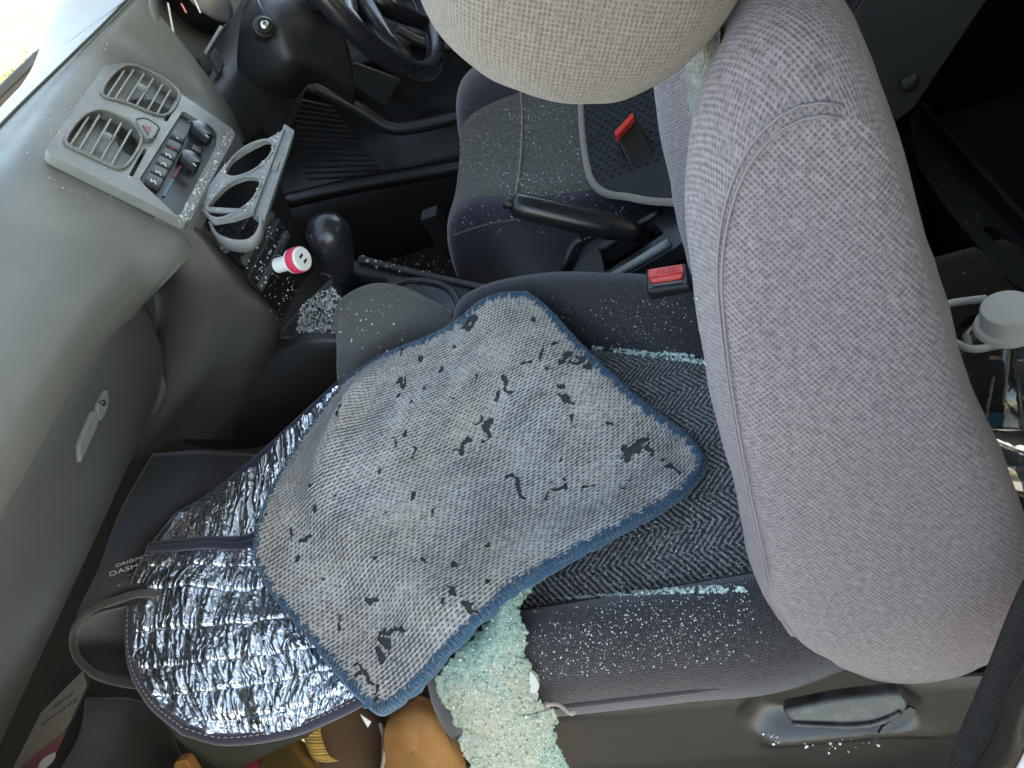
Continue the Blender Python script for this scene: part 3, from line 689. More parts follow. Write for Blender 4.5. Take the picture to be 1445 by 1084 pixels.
# cushion strips: near bolster, insert, far bolster
XS = [.14, .05, -.05, -.13, -.20, -.27, -.315, -.34, -.357, -.363, -.358, -.34]
GZ = [1, 1, 1, 1.0, 1.01, 1.02, 1.0, .92, .75, .52, .28, .05]
def strip(name, prof, mat, parent, zb=.33, xs=XS, gz=GZ, n=26, warp=None):
    pr = catmull(prof, n)
    rows = []
    for x, g_ in zip(xs, gz):
        rows.append([(x, y + (warp(x, y) if warp else 0), zb + (z - zb) * g_) for y, z in pr])
    S = catgrid(np.array(rows), 70, n)
    return surf(name, S, mat, parent)
wpas = lambda x, y: min(.05, max(-.036, -.029 + (-.06 - x) * .457)) * min(1, max(0, (y - .45) / .14))
wdrv = lambda x, y: -.085 * float(smst(-.37, -.16, x)) * min(1, max(0, (1.2 - y) / .2))
nb = strip('cushion_side', [(.250, .35), (.240, .375), (.233, .40), (.231, .425), (.237, .453), (.252, .478), (.272, .488), (.292, .480), (.304, .464), (.309, .452)], M['bolster'], seat, warp=lambda x, y: .035 * float(smst(.0, .08, x)) * min(1, max(0, (.30 - y) / .05)))
strip('cushion_insert', [(.307, .452), (.316, .459), (.35, .462), (.45, .464), (.55, .462), (.587, .459), (.596, .452)], M['herring'], seat, warp=wpas)
strip('cushion_side', [(.594, .452), (.600, .475), (.615, .503), (.635, .519), (.655, .521), (.675, .507), (.690, .475), (.694, .43), (.688, .38), (.682, .33)], M['bolster'], seat, warp=wpas)
for y, z in ((.3085, .455), (.595, .455)):
    tube('cushion_seam', catmull([(x, y + wpas(x, y), .33 + (z - .33) * g_) for x, g_ in zip(XS[:8], GZ[:8])], 40), .0022, M['bolster'], seat, 6)
tube('cushion_fold', catmull([(x, .2315, .33 + (.424 - .33) * g_) for x, g_ in zip(XS[2:8], GZ[2:8])], 40), .0034 * np.sin(np.linspace(0.02, 3.1, 40)) ** .5, M['bolster'], nb, 8)
# plastic valance down the near side of the seat with the recline handle
vt = catmull(np.array([(690, 1018), (760, 1016), (900, 1009), (1000, 1000), (1095, 988), (1180, 978), (1250, 973), (1330, 974), (1420, 970)], float), 130)
yo = lambda t: np.interp(t, [0, .06, .14, .30, .42, .6, 1], [.010, .001, -.003, -.010, -.015, -.020, -.030])
G = np.zeros((60, 130, 3))
for i, t in enumerate(np.linspace(0, 1, 60)):
    for j, (a, b) in enumerate(vt):
        e = math.hypot((a - 1165) / 128, (t * 1.6 - .24) / .30); pk_ = .020 * float(1 - smst(.72, 1.12, e))
        bz = float(smst(1040, 1075, a) * (1 - smst(1300, 1380, a)))
        G[i, j] = P(a, b, y=.236) + np.array((0, float(yo(t)) + pk_ - .006 * bz * math.exp(-((t * 1.6 - .5) / .08) ** 2), .006 - t * .224))
val = surf('side_valance', G, M['trim'], seat, .004)
hn = unit(np.array((.05, -.75, .66))); h0 = P(1190, 1005, y=.216)
def H(a, b, h=0): return Pn(a, b, h0 + hn * h, hn)
lev = slab('recline_handle', rounded(np.array([H(1104, 1001), H(1180, 985), H(1274, 975), H(1286, 1000), H(1262, 1020), H(1230, 1031), H(1128, 1030), H(1112, 1018)]), .010, 5), hn, .016, M['handle'], seat, .005, 4)
tube('handle_ridge', catmull([H(1118, 1022, .001), H(1150, 1024, .0015), (H(1210, 1025, .0015)), H(1245, 1018, .001), H(1272, 1004, 0)], 24), .0022, M['handle'], lev, 8)
slab('handle_slot', [H(1240, 1036, -.004), H(1290, 1012, -.004), H(1292, 1002, -.004), H(1284, 998, -.004), H(1246, 1026, -.004)], hn, .004, M['black'], val)
# ---- driver seat
ds = thing('driver_seat', 'dark driver seat with worn olive cushion top behind the steering wheel', 'car seat', (0, 1.2, .02))
DX = [.14, .05, -.05, -.15, -.25, -.33, -.375, -.402, -.418, -.424, -.42, -.405]
DG = [1, 1, 1, 1.01, 1.03, 1.04, 1.0, .90, .72, .50, .25, .02]
strip('cushion_side', [(.985, .30), (.962, .335), (.950, .38), (.950, .42), (.957, .45), (.972, .470), (.99, .476)], M['velour'], ds, .29, DX, DG, warp=wdrv)
strip('cushion_top', [(.987, .475), (1.01, .476), (1.06, .468), (1.12, .465), (1.2, .468), (1.25, .475), (1.272, .478)], M['olive'], ds, .29, DX, DG, warp=wdrv)
strip('cushion_side', [(1.270, .477), (1.30, .50), (1.34, .512), (1.39, .506), (1.43, .48), (1.45, .43), (1.445, .36), (1.43, .30)], M['velour'], ds, .29, DX, DG)
tube('cushion_seam', catmull([(-.27, y + wdrv(-.27, y), z + .001) for y, z in ((.988, .4868), (1.06, .478), (1.12, .475), (1.2, .478), (1.27, .489))], 30), .0016, M['greyedge'], ds, 5)
tube('cushion_piping', catmull([P(641, 332, y=.947), P(665, 323, y=.938), P(700, 314, y=.925), P(740, 308, y=.91), P(790, 305, y=.885)], 20), .0016, M['olive'], ds, 5)
dbp = [(-.05, .50), (-.02, .62), (.04, .75), (.10, .86), (.145, .90), (.19, .885), (.215, .83), (.19, .72), (.16, .62), (.15, .52), (.14, .44), (.10, .41), (.03, .42), (-.03, .45)]
dbk = Pillow([(x + .03 + (z - .4) * .30, z) for x, z in dbp], 1.20, lambda z: np.interp(z, [.4, .6, .85], [.235, .225, .17]), 7, .03)
dbk.mesh('backrest', M['velour'], ds)
q = [P(1196, 30, .93), P(1240, -40, .90), P(1420, -40, .90), P(1393, 3, .91), P(1290, 155, .98), P(1262, 175, 1.0), P(1225, 120, .98)]
nn = unit(np.cross(q[2] - q[0], q[4] - q[0])); nn = -nn if np.dot(nn, CV) > 0 else nn
bs = slab('backrest_shell', [Pn(a, b, q[4], nn) for a, b in ((1196, 30), (1240, -40), (1420, -40), (1393, 3), (1290, 155), (1262, 175), (1225, 120))], nn, .09, M['charcoal'], ds, .004)
lathe('shell_knob', [(.012, -.004), (.012, .006), (.006, .010)], Pn(1281, 117, q[4], nn), nn, M['trim'], bs, 16)
# driver's seat runner seen under the cushion
boxf('seat_runner', P(622, 328, 1.30), (1, 0, 0), (0, 1, 0), (0, 0, 1), (.03, .03, .09), M['black'], ds, .003)
boxf('seat_runner', P(668, 392, 1.27), (1, 0, 0), (0, 1, 0), (0, 0, 1), (.02, .02, .10), M['black'], ds, .003)
# rubber pad on the driver seat
dm = thing('rubber_seat_pad', 'black dimpled rubber pad with grey bound edge on the driver seat', 'seat pad', (-.1, 1.2, .48))
po = np.array([P(821, 120, z=.49), P(822, 170, z=.488), P(828, 225, z=.486), P(838, 262, z=.486), P(858, 277, z=.488), P(885, 281, z=.488), P(925, 287, z=.489), P(1010, 290, z=.49), P(1010, 120, z=.49)])
po[:, 2] = .492
slab('pad', catmull(po[:-2], 50), (0, 0, 1), .004, M['rubber'], dm) if False else slab('pad', np.vstack([catmull(po[:-2], 50), po[-2:]]), (0, 0, 1), .004, M['rubber'], dm)
tube('pad_binding', catmull(po[:-1], 60), .0052, M['greyedge'], dm, 8)
from mathutils import geometry
po2 = [Vector((p[0], p[1])) for p in np.vstack([catmull(po[:-2], 50), po[-2:]])]; pcx = sum((p for p in po2), Vector((0, 0))) / len(po2)
def inpad(x, y):
    v = Vector((x, y)); w = v + (v - pcx).normalized() * .008; c = False
    for i in range(len(po2)):
        a, b = po2[i - 1], po2[i]
        if (a.y > w.y) != (b.y > w.y) and w.x < (b.x - a.x) * (w.y - a.y) / (b.y - a.y) + a.x: c = not c
    return c
V, Fc = [], []
for i in range(26):
    for j in range(30):
        x = -.20 + i * .0125 + (.006 if j % 2 else 0); y = .90 + j * .0125
        if inpad(x, y):
            k = len(V); r_ = .0034
            for a in range(6): V.append((x + r_ * math.cos(a * 1.0472), y + r_ * math.sin(a * 1.0472), .4921))
            for a in range(6): V.append((x + r_ * .5 * math.cos(a * 1.0472), y + r_ * .5 * math.sin(a * 1.0472), .4941))
            Fc += [(k + a, k + (a + 1) % 6, k + 6 + (a + 1) % 6, k + 6 + a) for a in range(6)] + [tuple(k + 6 + a for a in range(6))]
stuff(mk('dimples', V, Fc, M['rubber'], dm))
# rear bench and the long plastic tray on the rear floor
rb = thing('rear_bench', 'dark olive cloth rear bench in the shade behind the front seats', 'car seat', (.9, .8, 0))
rc = Pillow([(.62, .30), (.57, .38), (.60, .44), (.75, .45), (1.0, .42), (1.1, .38), (1.08, .20), (.85, .16), (.66, .18)], .82, .63, 9)
rc.mesh('cushion', M['rearcloth'], rb)
rk = Pillow([(1.05, .42), (1.15, .62), (1.28, .86), (1.36, .88), (1.38, .80), (1.25, .40), (1.12, .34)], .82, .63, 9)
rk.mesh('backrest', M['rearcloth'], rb)
tr = thing('plastic_tray', 'long black plastic tray with a slotted handle on the rear floor', 'tray', (.4, 1.0, .1))
tz = .22
def T(a, b, dz=0): return P(a, b, z=tz + dz)
slot = rounded(np.array([T(1385, 322), T(1400, 317), T(1445, 355), T(1470, 385), T(1445, 372), T(1430, 366)]), .01, 4)
holed('tray_top', rounded(np.array([T(1282, 168), T(1297, 150), T(1470, 345), T(1520, 400), T(1490, 440), T(1418, 390), T(1340, 300), T(1296, 235)]), .012, 4), [slot], (0, 0, 1), .012, M['charcoal'], tr, .003)
slab('tray_wall', rounded(np.array([T(1297, 148, .03), T(1470, 340, .03), T(1476, 333, .03), T(1303, 141, .03)]), .002, 2), (0, 0, 1), .05, M['black'], tr, .003)
slab('tray_side', rounded(np.array([T(1300, 240, -.012), T(1418, 392, -.012), T(1424, 388, -.012), T(1306, 236, -.012)]), .002, 2), (0, 0, 1), .19, M['black'], tr, .003)
slab('tray_base', [T(1300, 170, -.15), T(1480, 345, -.15), T(1480, 440, -.15), T(1418, 390, -.15), T(1310, 250, -.15)], (0, 0, 1), .02, M['black'], tr, .003)
# ================================================================== far door
fd = thing('driver_door', 'black driver door lining with ribbed speaker panel beyond the steering wheel', 'car door', (-.5, 1.52, .1))
G = np.array([[(x, y, z) for x in (-1.1, -.8, -.5, -.2, .1, .4)] for y, z in ((1.56, .84), (1.535, .80), (1.53, .70), (1.53, .62), (1.48, .585), (1.475, .56), (1.53, .53), (1.525, .40), (1.47, .30), (1.465, .16), (1.50, .10))])
surf('door_lining', catgrid(G, 60, 30), M['black'], fd)
panel('door_shell', (-1.15, 1.60, .84), (1.5, 1.60, .84), (1.5, 1.60, .0), (-1.15, 1.60, .0), .03, M['body'], fd)
for z0 in range(15):
    a, b = P(412 + z0 * 1.5, 138 + z0 * 8.2, y=1.455), P(468 + z0 * 5.5, 150 + z0 * 7.0, y=1.455)
    boxf('speaker_rib', (a + b) / 2, b - a, (0, 0, 1), (0, -1, 0), (np.linalg.norm(b - a), .004, .006), M['charcoal'], fd, .001)
tube('pocket_rim', catmull([P(440, 120, y=1.44), P(500, 150, y=1.44), P(545, 178, y=1.44), P(580, 180, y=1.44), P(640, 166, y=1.44), P(700, 150, y=1.44)], 40), .014, M['charcoal'], fd, 10)
tube('armrest_edge', catmull([P(560, 40, y=1.45), P(600, 60, y=1.45), P(660, 66, y=1.45), P(720, 60, y=1.45)], 20), .010, M['charcoal'], fd, 8)
tube('sill_trim', catmull([P(400, 285, y=1.42), P(500, 262, y=1.42), P(640, 237, y=1.42), P(760, 215, y=1.42)], 20), .018, M['black'], fd, 8)
pq = [P(478, 108, y=1.43), P(500, 88, y=1.43), P(566, 112, y=1.43), P(545, 152, y=1.43)]
slab('pocket_card', pq, (0, -1, .1), .006, M['charcoal'], fd, .002)
# ================================================================== steering wheel
sw = thing('steering_wheel', 'black steering wheel with padded hub in front of the driver seat', 'steering wheel', (-.403, 1.196, .80))
wc = np.array((-.403, 1.196, .804)); wnr = np.array((math.cos(.2233), .0276, math.sin(.2233))); wnr = unit(wnr)
wa = unit(np.cross((0, 0, 1), wnr)); wb = np.cross(wnr, wa)
tube('rim', [wc + .187 * (math.cos(t) * wa + math.sin(t) * wb) for t in np.linspace(0, 2 * math.pi, 72, endpoint=False)], .0155, M['gloss'], sw, 12, True)
hub = [wc - wnr * .02 + (.075 + .012 * math.cos(4 * t)) * math.cos(t) * wa + (.07 + .01 * math.cos(4 * t)) * math.sin(t) * wb for t in np.linspace(0, 2 * math.pi, 36, endpoint=False)]
slab('hub', hub, wnr, .045, M['gloss'], sw, .012, 4, True)
for ang in (math.radians(-18), math.radians(198), math.radians(-62), math.radians(242)):
    d = math.cos(ang) * wa + math.sin(ang) * wb
    tube('spoke', [wc - wnr * .03 + d * .06, wc - wnr * .022 + d * .12, wc + d * .185], [.022, .015, .013], M['gloss'], sw, 10)
colm = thing('steering_column', 'charcoal steering column shroud with a silver ignition lock', 'steering column', (-.6, 1.2, .6))
G = np.array([[P(345, 8, 1.12), P(375, -30, 1.13), P(430, -40, 1.16), P(480, -20, 1.2)],
              [P(338, 40, 1.12), P(372, 12, 1.06), P(425, 5, 1.07), P(480, 30, 1.12)],
              [P(335, 95, 1.14), P(385, 60, 1.06), P(432, 62, 1.08), P(495, 80, 1.14)],
              [P(350, 130, 1.18), P(395, 112, 1.10), P(437, 95, 1.10), P(500, 130, 1.18)],
              [P(380, 150, 1.25), P(415, 140, 1.2), P(445, 118, 1.2), P(500, 150, 1.26)]])
surf('column_shroud', catgrid(G, 30, 30), M['charcoal'], colm, .004)
tube('shroud_joint', catmull([P(360, -5, 1.075), P(372, 18, 1.055), P(392, 50, 1.055), P(437, 96, 1.095)], 20), .0022, M['trim'], colm, 6)
ia = unit(P(366, 52, 1.075) - P(374, 33, 1.01)); ip = P(373, 36, 1.03)
ig = lathe('ignition_lock', [(.014, .035), (.0145, .012), (.0145, .004), (.012, .002)], ip, ia, M['charcoal'], colm, 24)
lathe('lock_ring', [(.0115, .004), (.0115, -.001), (.010, -.003), (.006, -.003)], ip, ia, M['trim'], ig, 24)
lathe('key_face', [(.0055, 0), (.0055, -.005), (.004, -.006)], ip, ia, M['chrome'], ig, 16)
tube('stalk', [P(432, 20, 1.1), P(455, 0, 1.06), P(480, -30, 1.04)], .008, M['gloss'], colm, 8)
# pedals hint: column bracket glimpsed below
tube('bracket', [P(342, 128, 1.2), P(352, 134, 1.2)], .003, M['chrome'], colm, 6); tube('bracket', [P(366, 124, 1.2), P(378, 119, 1.2)], .003, M['chrome'], colm, 6)
# ================================================================== centre console
con = thing('centre_console', 'charcoal centre console with cup recess running back to the handbrake', 'console', (-.4, .8, .2))
G = np.array([[P(388, 478, 1.02), P(420, 440, 1.09), P(460, 400, 1.13), P(500, 368, 1.16), P(516, 380, 1.20)],
              [P(425, 478, 1.03), P(455, 448, 1.09), P(505, 412, 1.12), P(560, 382, 1.15), P(572, 398, 1.19)],
              [P(480, 470, 1.02), P(520, 440, 1.07), P(570, 415, 1.10), P(622, 396, 1.14), P(630, 410, 1.18)],
              [P(560, 475, 1.0), P(610, 450, 1.04), P(660, 430, 1.08), P(702, 411, 1.12), P(710, 425, 1.16)],
              [P(660, 480, .99), P(710, 455, 1.02), P(760, 428, 1.06), P(795, 408, 1.10), P(800, 425, 1.14)]])
surf('console_top', catgrid(G, 40, 40), M['charcoal'], con, .004)
rim = catmull([P(540, 415, 1.075), P(575, 398, 1.105), P(615, 400, 1.10), P(640, 415, 1.08), P(645, 440, 1.05), P(600, 448, 1.045), P(555, 440, 1.06)], 40, True)
tube('recess_rim', rim, .006, M['charcoal'], con, 8, True)
slab('recess_floor', rim * .985 + rim.mean(0) * .015, (.15, -.1, 1), .003, M['gloss'], con)
tube('console_edge', catmull([P(508, 366, 1.155), P(560, 380, 1.145), P(625, 395, 1.135), P(705, 411, 1.115), P(760, 416, 1.1)], 30), .007, M['charcoal'], con, 8)
# tunnel side trim in the passenger footwell
G = np.array([[P(246, 612, 1.04), P(310, 550, 1.03), P(392, 488, 1.0), P(440, 472, .985), P(500, 468, .985), P(560, 470, .99)],
              [P(252, 618, 1.05), P(320, 566, 1.04), P(400, 505, 1.0), P(450, 490, .985), P(505, 488, .985), P(565, 490, .99)],
              [P(268, 628, 1.09), P(330, 600, 1.07), P(410, 560, 1.04), P(460, 540, 1.03), P(510, 530, 1.03), P(570, 530, 1.03)],
              [P(300, 634, 1.14), P(360, 632, 1.13), P(430, 610, 1.10), P(480, 590, 1.09), P(530, 580, 1.09), P(590, 570, 1.09)]])
surf('tunnel_side', catgrid(G, 30, 40), M['black'], con, .004)
# rear half with the handbrake well
wp0 = P(850, 372, .985); wnn = unit(np.cross(P(925, 320, .955) - wp0, P(800, 330, 1.12) - wp0)); wnn = wnn if wnn[2] > 0 else -wnn
def Wl(a, b, h=0): return Pn(a, b, wp0 + wnn * h, wnn)
hole1 = rounded(np.array([Wl(848, 358), Wl(922, 312), Wl(936, 330), Wl(853, 385)]), .003, 3)
holed('handbrake_housing', rounded(np.array([Wl(790, 415), Wl(815, 372), Wl(830, 345), Wl(868, 303), Wl(960, 248), Wl(1000, 300), Wl(960, 345), Wl(862, 402), Wl(835, 415)]), .008, 4), [hole1], wnn, .02, M['charcoal'], con, .003)
slab('well_floor', [Wl(840, 350, -.03), Wl(930, 305, -.03), Wl(945, 335, -.03), Wl(850, 392, -.03)], wnn, .004, M['black'], con)
for pts in ([(866, 307), (890, 293), (925, 270)], [(846, 354), (880, 332), (930, 298)], [(858, 393), (890, 375), (945, 342)]):
    tube('housing_rail', catmull([Wl(a, b, .004) for a, b in pts], 12), .0055, M['cupgrey'] if pts[0][0] == 858 else M['charcoal'], con, 8)
for k in range(3): tube('brake_gaiter', catmull([P(836 - 6 * k, 332 + 2 * k, .96), P(818 - 5 * k, 345 + 2 * k, .97), P(808 - 5 * k, 368 + 3 * k, .98), P(795 - 6 * k, 392 + 4 * k, 1.0)], 16), .006, M['black'], con, 8)
G = np.array([[Wl(862, 402, -.004), Wl(960, 345, -.004), Wl(1000, 320, -.004)], [P(855, 430, 1.0), P(950, 385, .96), P(1010, 350, .94)], [P(855, 480, 1.03), P(950, 440, 1.0), P(1010, 400, .98)]])
surf('housing_side', catgrid(G, 10, 10), M['charcoal'], con)
# handbrake lever
hb = thing('handbrake', 'black handbrake lever pulled up between the two front seats', 'handbrake', tuple(P(900, 330, .96)))
a, b = P(722, 288, .935), P(905, 330, .955)
pts = np.array([a + (b - a) * t for t in (0, .03, .1, .35, .6, .75, .9, 1.0)]); tube('grip', pts, [.009, .0155, .0165, .017, .018, .0175, .013, .011], M['gloss'], hb, 20)
tube('release_button', [a + (a - b) * .06, a + (a - b) * .055, a + (b - a) * .03], [.0045, .0075, .0075], M['black'], hb, 16)
tube('lever_arm', [a + (b - a) * .82, P(925, 345, .97)], .010, M['gloss'], hb, 12)
# gear lever
gl = thing('gear_lever', 'shiny black gear knob on a black gaiter rising from the console', 'gear lever', tuple(P(500, 405, 1.09)))
kt = P(466, 338, .955); kb = P(482, 385, 1.0); ka = unit(kt - kb)
lathe('knob', [(.014, -.075), (.020, -.045), (.0265, -.018), (.029, .002), (.0275, .016), (.021, .028), (.011, .0335), (.003, .035)], kt, ka, M['gloss'], gl, 32)
tube('shift_mark', catmull([P(452, 386, .955), P(460, 387, .953), P(468, 391, .955)], 8), .0016, M['trim'], gl, 6)
G = []
for r_, c in ((.014, P(484, 392, 1.0)), (.022, P(490, 402, 1.03)), (.032, P(497, 412, 1.06)), (.046, P(502, 420, 1.095))):
    G.append([c + np.array((math.cos(t) * r_ * 1.2, math.sin(t) * r_, .003 * math.sin(5 * t))) for t in np.linspace(0, 2 * math.pi, 24, endpoint=False)])
surf('gaiter', np.array(G), M['black'], gl, cv=True)
# buckles
def buckle(name, label, c, right, up, depth, w, h, th, press):
    t_ = thing(name, label, 'buckle', tuple(c)); r, u = unit(right), unit(up); n = unit(np.cross(r, u))
    boxf('housing', c, r, u, n, (w, h, th), M['black'], t_, .004)
    f = c + n * (th / 2)
    bt = slab('button', rounded(np.array([f - r * w * .42 + u * h * .36 + n * .0025, f + r * w * .42 + u * h * .36 + n * .0025, f + r * w * .42 - u * h * .02 + n * .0025, f + r * w * .34 - u * h * .24 + n * .0025, f - r * w * .34 - u * h * .24 + n * .0025, f - r * w * .42 - u * h * .02 + n * .0025]), .003, 3), n, .005, M['red'], t_, .001)
    tube('button_groove', [f - r * w * .40 - u * h * .03 + n * .003, f + r * w * .40 - u * h * .03 + n * .003], .0008, M['red'], bt, 5)
    if press: text('PRESS', f - r * w * .25 + u * h * .08 + n * .0026, r, u, h * .26, M['red'], bt, ext=.0006)
    boxf('slot', f - u * h * .34 + n * .0004, r, u, n, (w * .7, h * .10, .002), M['gloss'], t_, .0005)
    tube('stalk', [c - n * th * .4, c - n * (th * .5 + depth)], [.012, .010], M['black'], t_, 10)
    return t_
pb = P(945, 402, .80)
buckle('seat_belt_buckle', 'black buckle with red PRESS button beside the passenger cushion', pb, P(972, 396, .79) - P(918, 404, .81), P(945, 378, .815) - P(950, 425, .775), .10, .046, .040, .024, True)
db = P(893, 205, 1.03)
t_ = thing('seat_belt_buckle', 'black buckle with red button standing on the driver seat pad', 'buckle', tuple(db))
dr = unit(P(874, 190, 1.03) - P(897, 165, 1.03)); du = unit(P(915, 240, 1.02) - P(885, 180, 1.04)); dnn = unit(np.cross(dr, du))
dnn = -dnn if np.dot(dnn, CV) > 0 else dnn
boxf('housing', P(898, 212, 1.03), dr, du, dnn, (.040, .075, .02), M['black'], t_, .003)
boxf('button', P(882, 181, 1.026), dr, du, dnn, (.036, .008, .021), M['red'], t_, .0015)
tube('stalk', [P(915, 240, 1.03), P(935, 280, 1.04)], .010, M['black'], t_, 10)
# ================================================================== cup holder, charger
ch = thing('cup_holder', 'pulled-out grey double cup holder sprinkled with glass crumbs', 'cup holder', tuple(P(330, 260, .9)))
c3 = [P(287, 300, y=.735), P(318, 238, y=.82), P(400, 178, y=.905), P(361, 294, y=.74)]
cnn = unit(np.cross(c3[3] - c3[0], c3[2] - c3[0])); cnn = cnn if cnn[2] > 0 else -cnn
def Cp(a, b, h=0): return Pn(a, b, c3[3] + cnn * h, cnn)
el = lambda pts: catmull(np.array([Cp(*p) for p in pts]), 36, True)
h1 = el([(317, 242), (330, 222), (352, 205), (376, 198), (386, 205), (380, 222), (360, 240), (335, 250), (321, 249)])
h2 = el([(291, 298), (303, 278), (322, 260), (345, 250), (364, 252), (367, 263), (355, 284), (330, 302), (305, 309)])
holed('tray_plate', rounded(np.array([Cp(281, 293), Cp(290, 268), Cp(318, 231), Cp(345, 212), Cp(396, 186), Cp(402, 180), Cp(358, 298), Cp(330, 308), Cp(300, 313)]), .004, 4), [h1, h2], cnn, .006, M['cupgrey'], ch, .001)
for h_ in (h1, h2): tube('hole_rim', h_ + cnn * .0005, .0018, M['cupgrey'], ch, 6, True)
fl = [P(401, 174, y=.915), P(416, 184, y=.905), P(373, 312, y=.725), P(356, 300, y=.738)]
fln = unit(np.cross(fl[1] - fl[0], fl[3] - fl[0])); fln = fln if np.dot(fln, CV) < 0 else -fln
fo = slab('front_flap', rounded(np.array(fl), .002, 3), fln, .010, M['cupgrey'], ch, .001)
fm = (fl[0] + fl[1] + fl[2] + fl[3]) / 4; fr_ = unit(fl[0] - fl[3]); fu_ = np.cross(fln, fr_)
boxf('emblem', fm + fr_ * .005 + fln * .0012, fr_, fu_, fln, (.018, .007, .002), M['slat'], fo, .0008)
lr = catmull([P(296, 318, .895), P(306, 335, .885), P(325, 344, .875), P(345, 346, .865), P(360, 340, .86), P(370, 325, .858), P(372, 312, .86)], 30)
surf('lower_ring', np.stack([lr + cnn * .006, lr, lr - cnn * .010 + np.array((-.003, 0, 0))]), M['cupgrey'], ch, .003)
tube('support_rail', [P(284, 296, y=.74), P(359, 300, y=.735)], .004, M['cupgrey'], ch, 8)
uc = thing('usb_charger', 'small white and red USB charger plugged into the lower dash', 'charger', tuple(P(412, 368, .92)))
ua = unit(P(434, 363, .912) - P(398, 373, .935)); u0 = P(420, 367, .915)
lathe('plug', [(.0095, -.035), (.0095, -.008), (.011, -.006)], u0, ua, M['white'], uc, 24)
lathe('band', [(.0155, -.006), (.0160, -.004), (.0160, .005), (.0155, .0065)], u0, ua, M['pink'], uc, 32)
cap = lathe('cap', [(.0148, .006), (.0148, .0085), (.0135, .0095)], u0, ua, M['white'], uc, 32)
lathe('collar', [(.0152, -.0085), (.0152, -.006)], u0, ua, M['white'], uc, 32)
ur = unit(np.cross(ua, (0, 0, 1)))
for k in (-1, 1): boxf('socket', u0 + ua * .0097 + np.cross(ua, ur) * .004 * k, ur, np.cross(ua, ur), ua, (.007, .003, .001), M['ink'], cap, .0003)
# ================================================================== floor mat lying upside down on the seat
mt = thing('carpet_mat', 'worn carpet mat lying upside down, flaking grey backing and blue stitched edge', 'floor mat', (-.3, .45, .5))
top = [P(490, 535, .945), P(525, 512, .925), P(560, 495, .908), P(610, 475, .885), P(650, 452, .872), P(672, 432, .865), P(700, 418, .860), P(742, 414, .856)]
rgt = [P(742, 414, .856), P(772, 437, .838), P(820, 490, .80), P(862, 530, .775), P(900, 565, .752), P(945, 598, .73), P(975, 622, .705), P(990, 645, .69)]
bot = [P(535, 1003, .635), P(560, 988, .632), P(600, 950, .628), P(640, 905, .627), P(690, 858, .63), P(725, 828, .635), P(790, 790, .645), P(880, 742, .655), P(950, 702, .668), P(982, 672, .68), P(990, 645, .69)]
lft = [P(490, 535, .945), P(455, 580, .925), P(420, 630, .905), P(385, 690, .878), P(365, 745, .855), P(362, 785, .838), P(378, 825, .81), P(415, 872, .77), P(455, 920, .725), P(497, 970, .67), P(535, 1003, .635)]
NU, NV = 400, 400
S = coons(top, rgt, bot, lft, NU, NV)
uu = np.linspace(0, 1, NU)[:, None]; vv = np.linspace(0, 1, NV)[None]
nrm = np.cross(np.gradient(S, axis=1), np.gradient(S, axis=0)); nrm /= np.linalg.norm(nrm, axis=2)[..., None]
if nrm[..., 2].mean() < 0: nrm = -nrm
inner = np.minimum(1, 8 * np.minimum(np.minimum(uu, 1 - uu), np.minimum(vv, 1 - vv)))
fold = np.exp(-((vv - .20 - .10 * uu) / .07) ** 2) * .015 * (1 - .5 * uu)       # soft ridge where it bends over the seat front
sag = -.010 * np.sin(math.pi * uu) * smst(.3, .7, vv) * (1 - smst(.7, 1, vv))
wr = np.array([[.0022 * noise.noise((a[0] * 9, a[1] * 9, 3.1)) + .0006 * noise.noise((a[0] * 34, a[1] * 34, 8.)) + .0006 * noise.noise((a[0] * 110, a[1] * 110, 5.)) for a in row] for row in S])
S = S + nrm * ((fold + sag) * inner + wr * (.3 + .7 * inner))[..., None]
def proj(Q):
    q = Q - CAM_O; d_ = q @ CV
    return np.stack([722.5 + FPX * (q @ CR) / d_, 542 - FPX * (q @ CU) / d_], -1)
holes = [(690, 605, 13), (655, 632, 9), (675, 597, 6), (896, 634, 17), (915, 640, 8), (735, 690, 12), (728, 677, 8), (788, 690, 9), (775, 700, 6), (800, 565, 9), (790, 545, 6), (742, 510, 7), (795, 508, 10), (822, 505, 13), (835, 515, 9), (765, 498, 6), (545, 908, 13), (553, 890, 12), (536, 925, 10), (525, 848, 8), (640, 838, 8), (662, 858, 11), (432, 762, 8), (566, 540, 6), (700, 560, 6), (713, 545, 8), (948, 662, 9), (520, 958, 11), (508, 945, 8), (535, 975, 9), (665, 458, 10), (655, 448, 8), (612, 720, 6), (560, 625, 6), (585, 640, 6), (690, 770, 6), (480, 880, 6), (600, 790, 5), (470, 700, 5), (860, 600, 5), (830, 690, 6), (880, 690, 5)]
pxy = proj(S.reshape(-1, 3)); Sf = S.reshape(-1, 3)
hm = np.full(len(Sf), -9.0)
warp = np.array([(noise.noise((p[0] * 95, p[1] * 95, 1.)), noise.noise((p[0] * 95, p[1] * 95, 7.))) for p in Sf]); wf = np.array([noise.noise((p[0] * 260, p[1] * 260, 3.)) for p in Sf])
for (hx, hy, hr) in holes:
    e = pxy + warp * 11 - np.array((hx, hy)); ang = (hx * 7 + hy * 3) % 3.1; ca_, sa_ = math.cos(ang), math.sin(ang)
    dx_, dy_ = e[:, 0] * ca_ + e[:, 1] * sa_, -e[:, 0] * sa_ + e[:, 1] * ca_
    hm = np.maximum(hm, 1 - np.hypot(dx_ * .66, dy_ * 2.0) / (hr * .88) + wf * .5)
spk = np.array([noise.noise((p[0] * 70, p[1] * 70, 12.)) for p in Sf]); hm = np.maximum(hm, (spk - .60) * 6 + wf * .6)
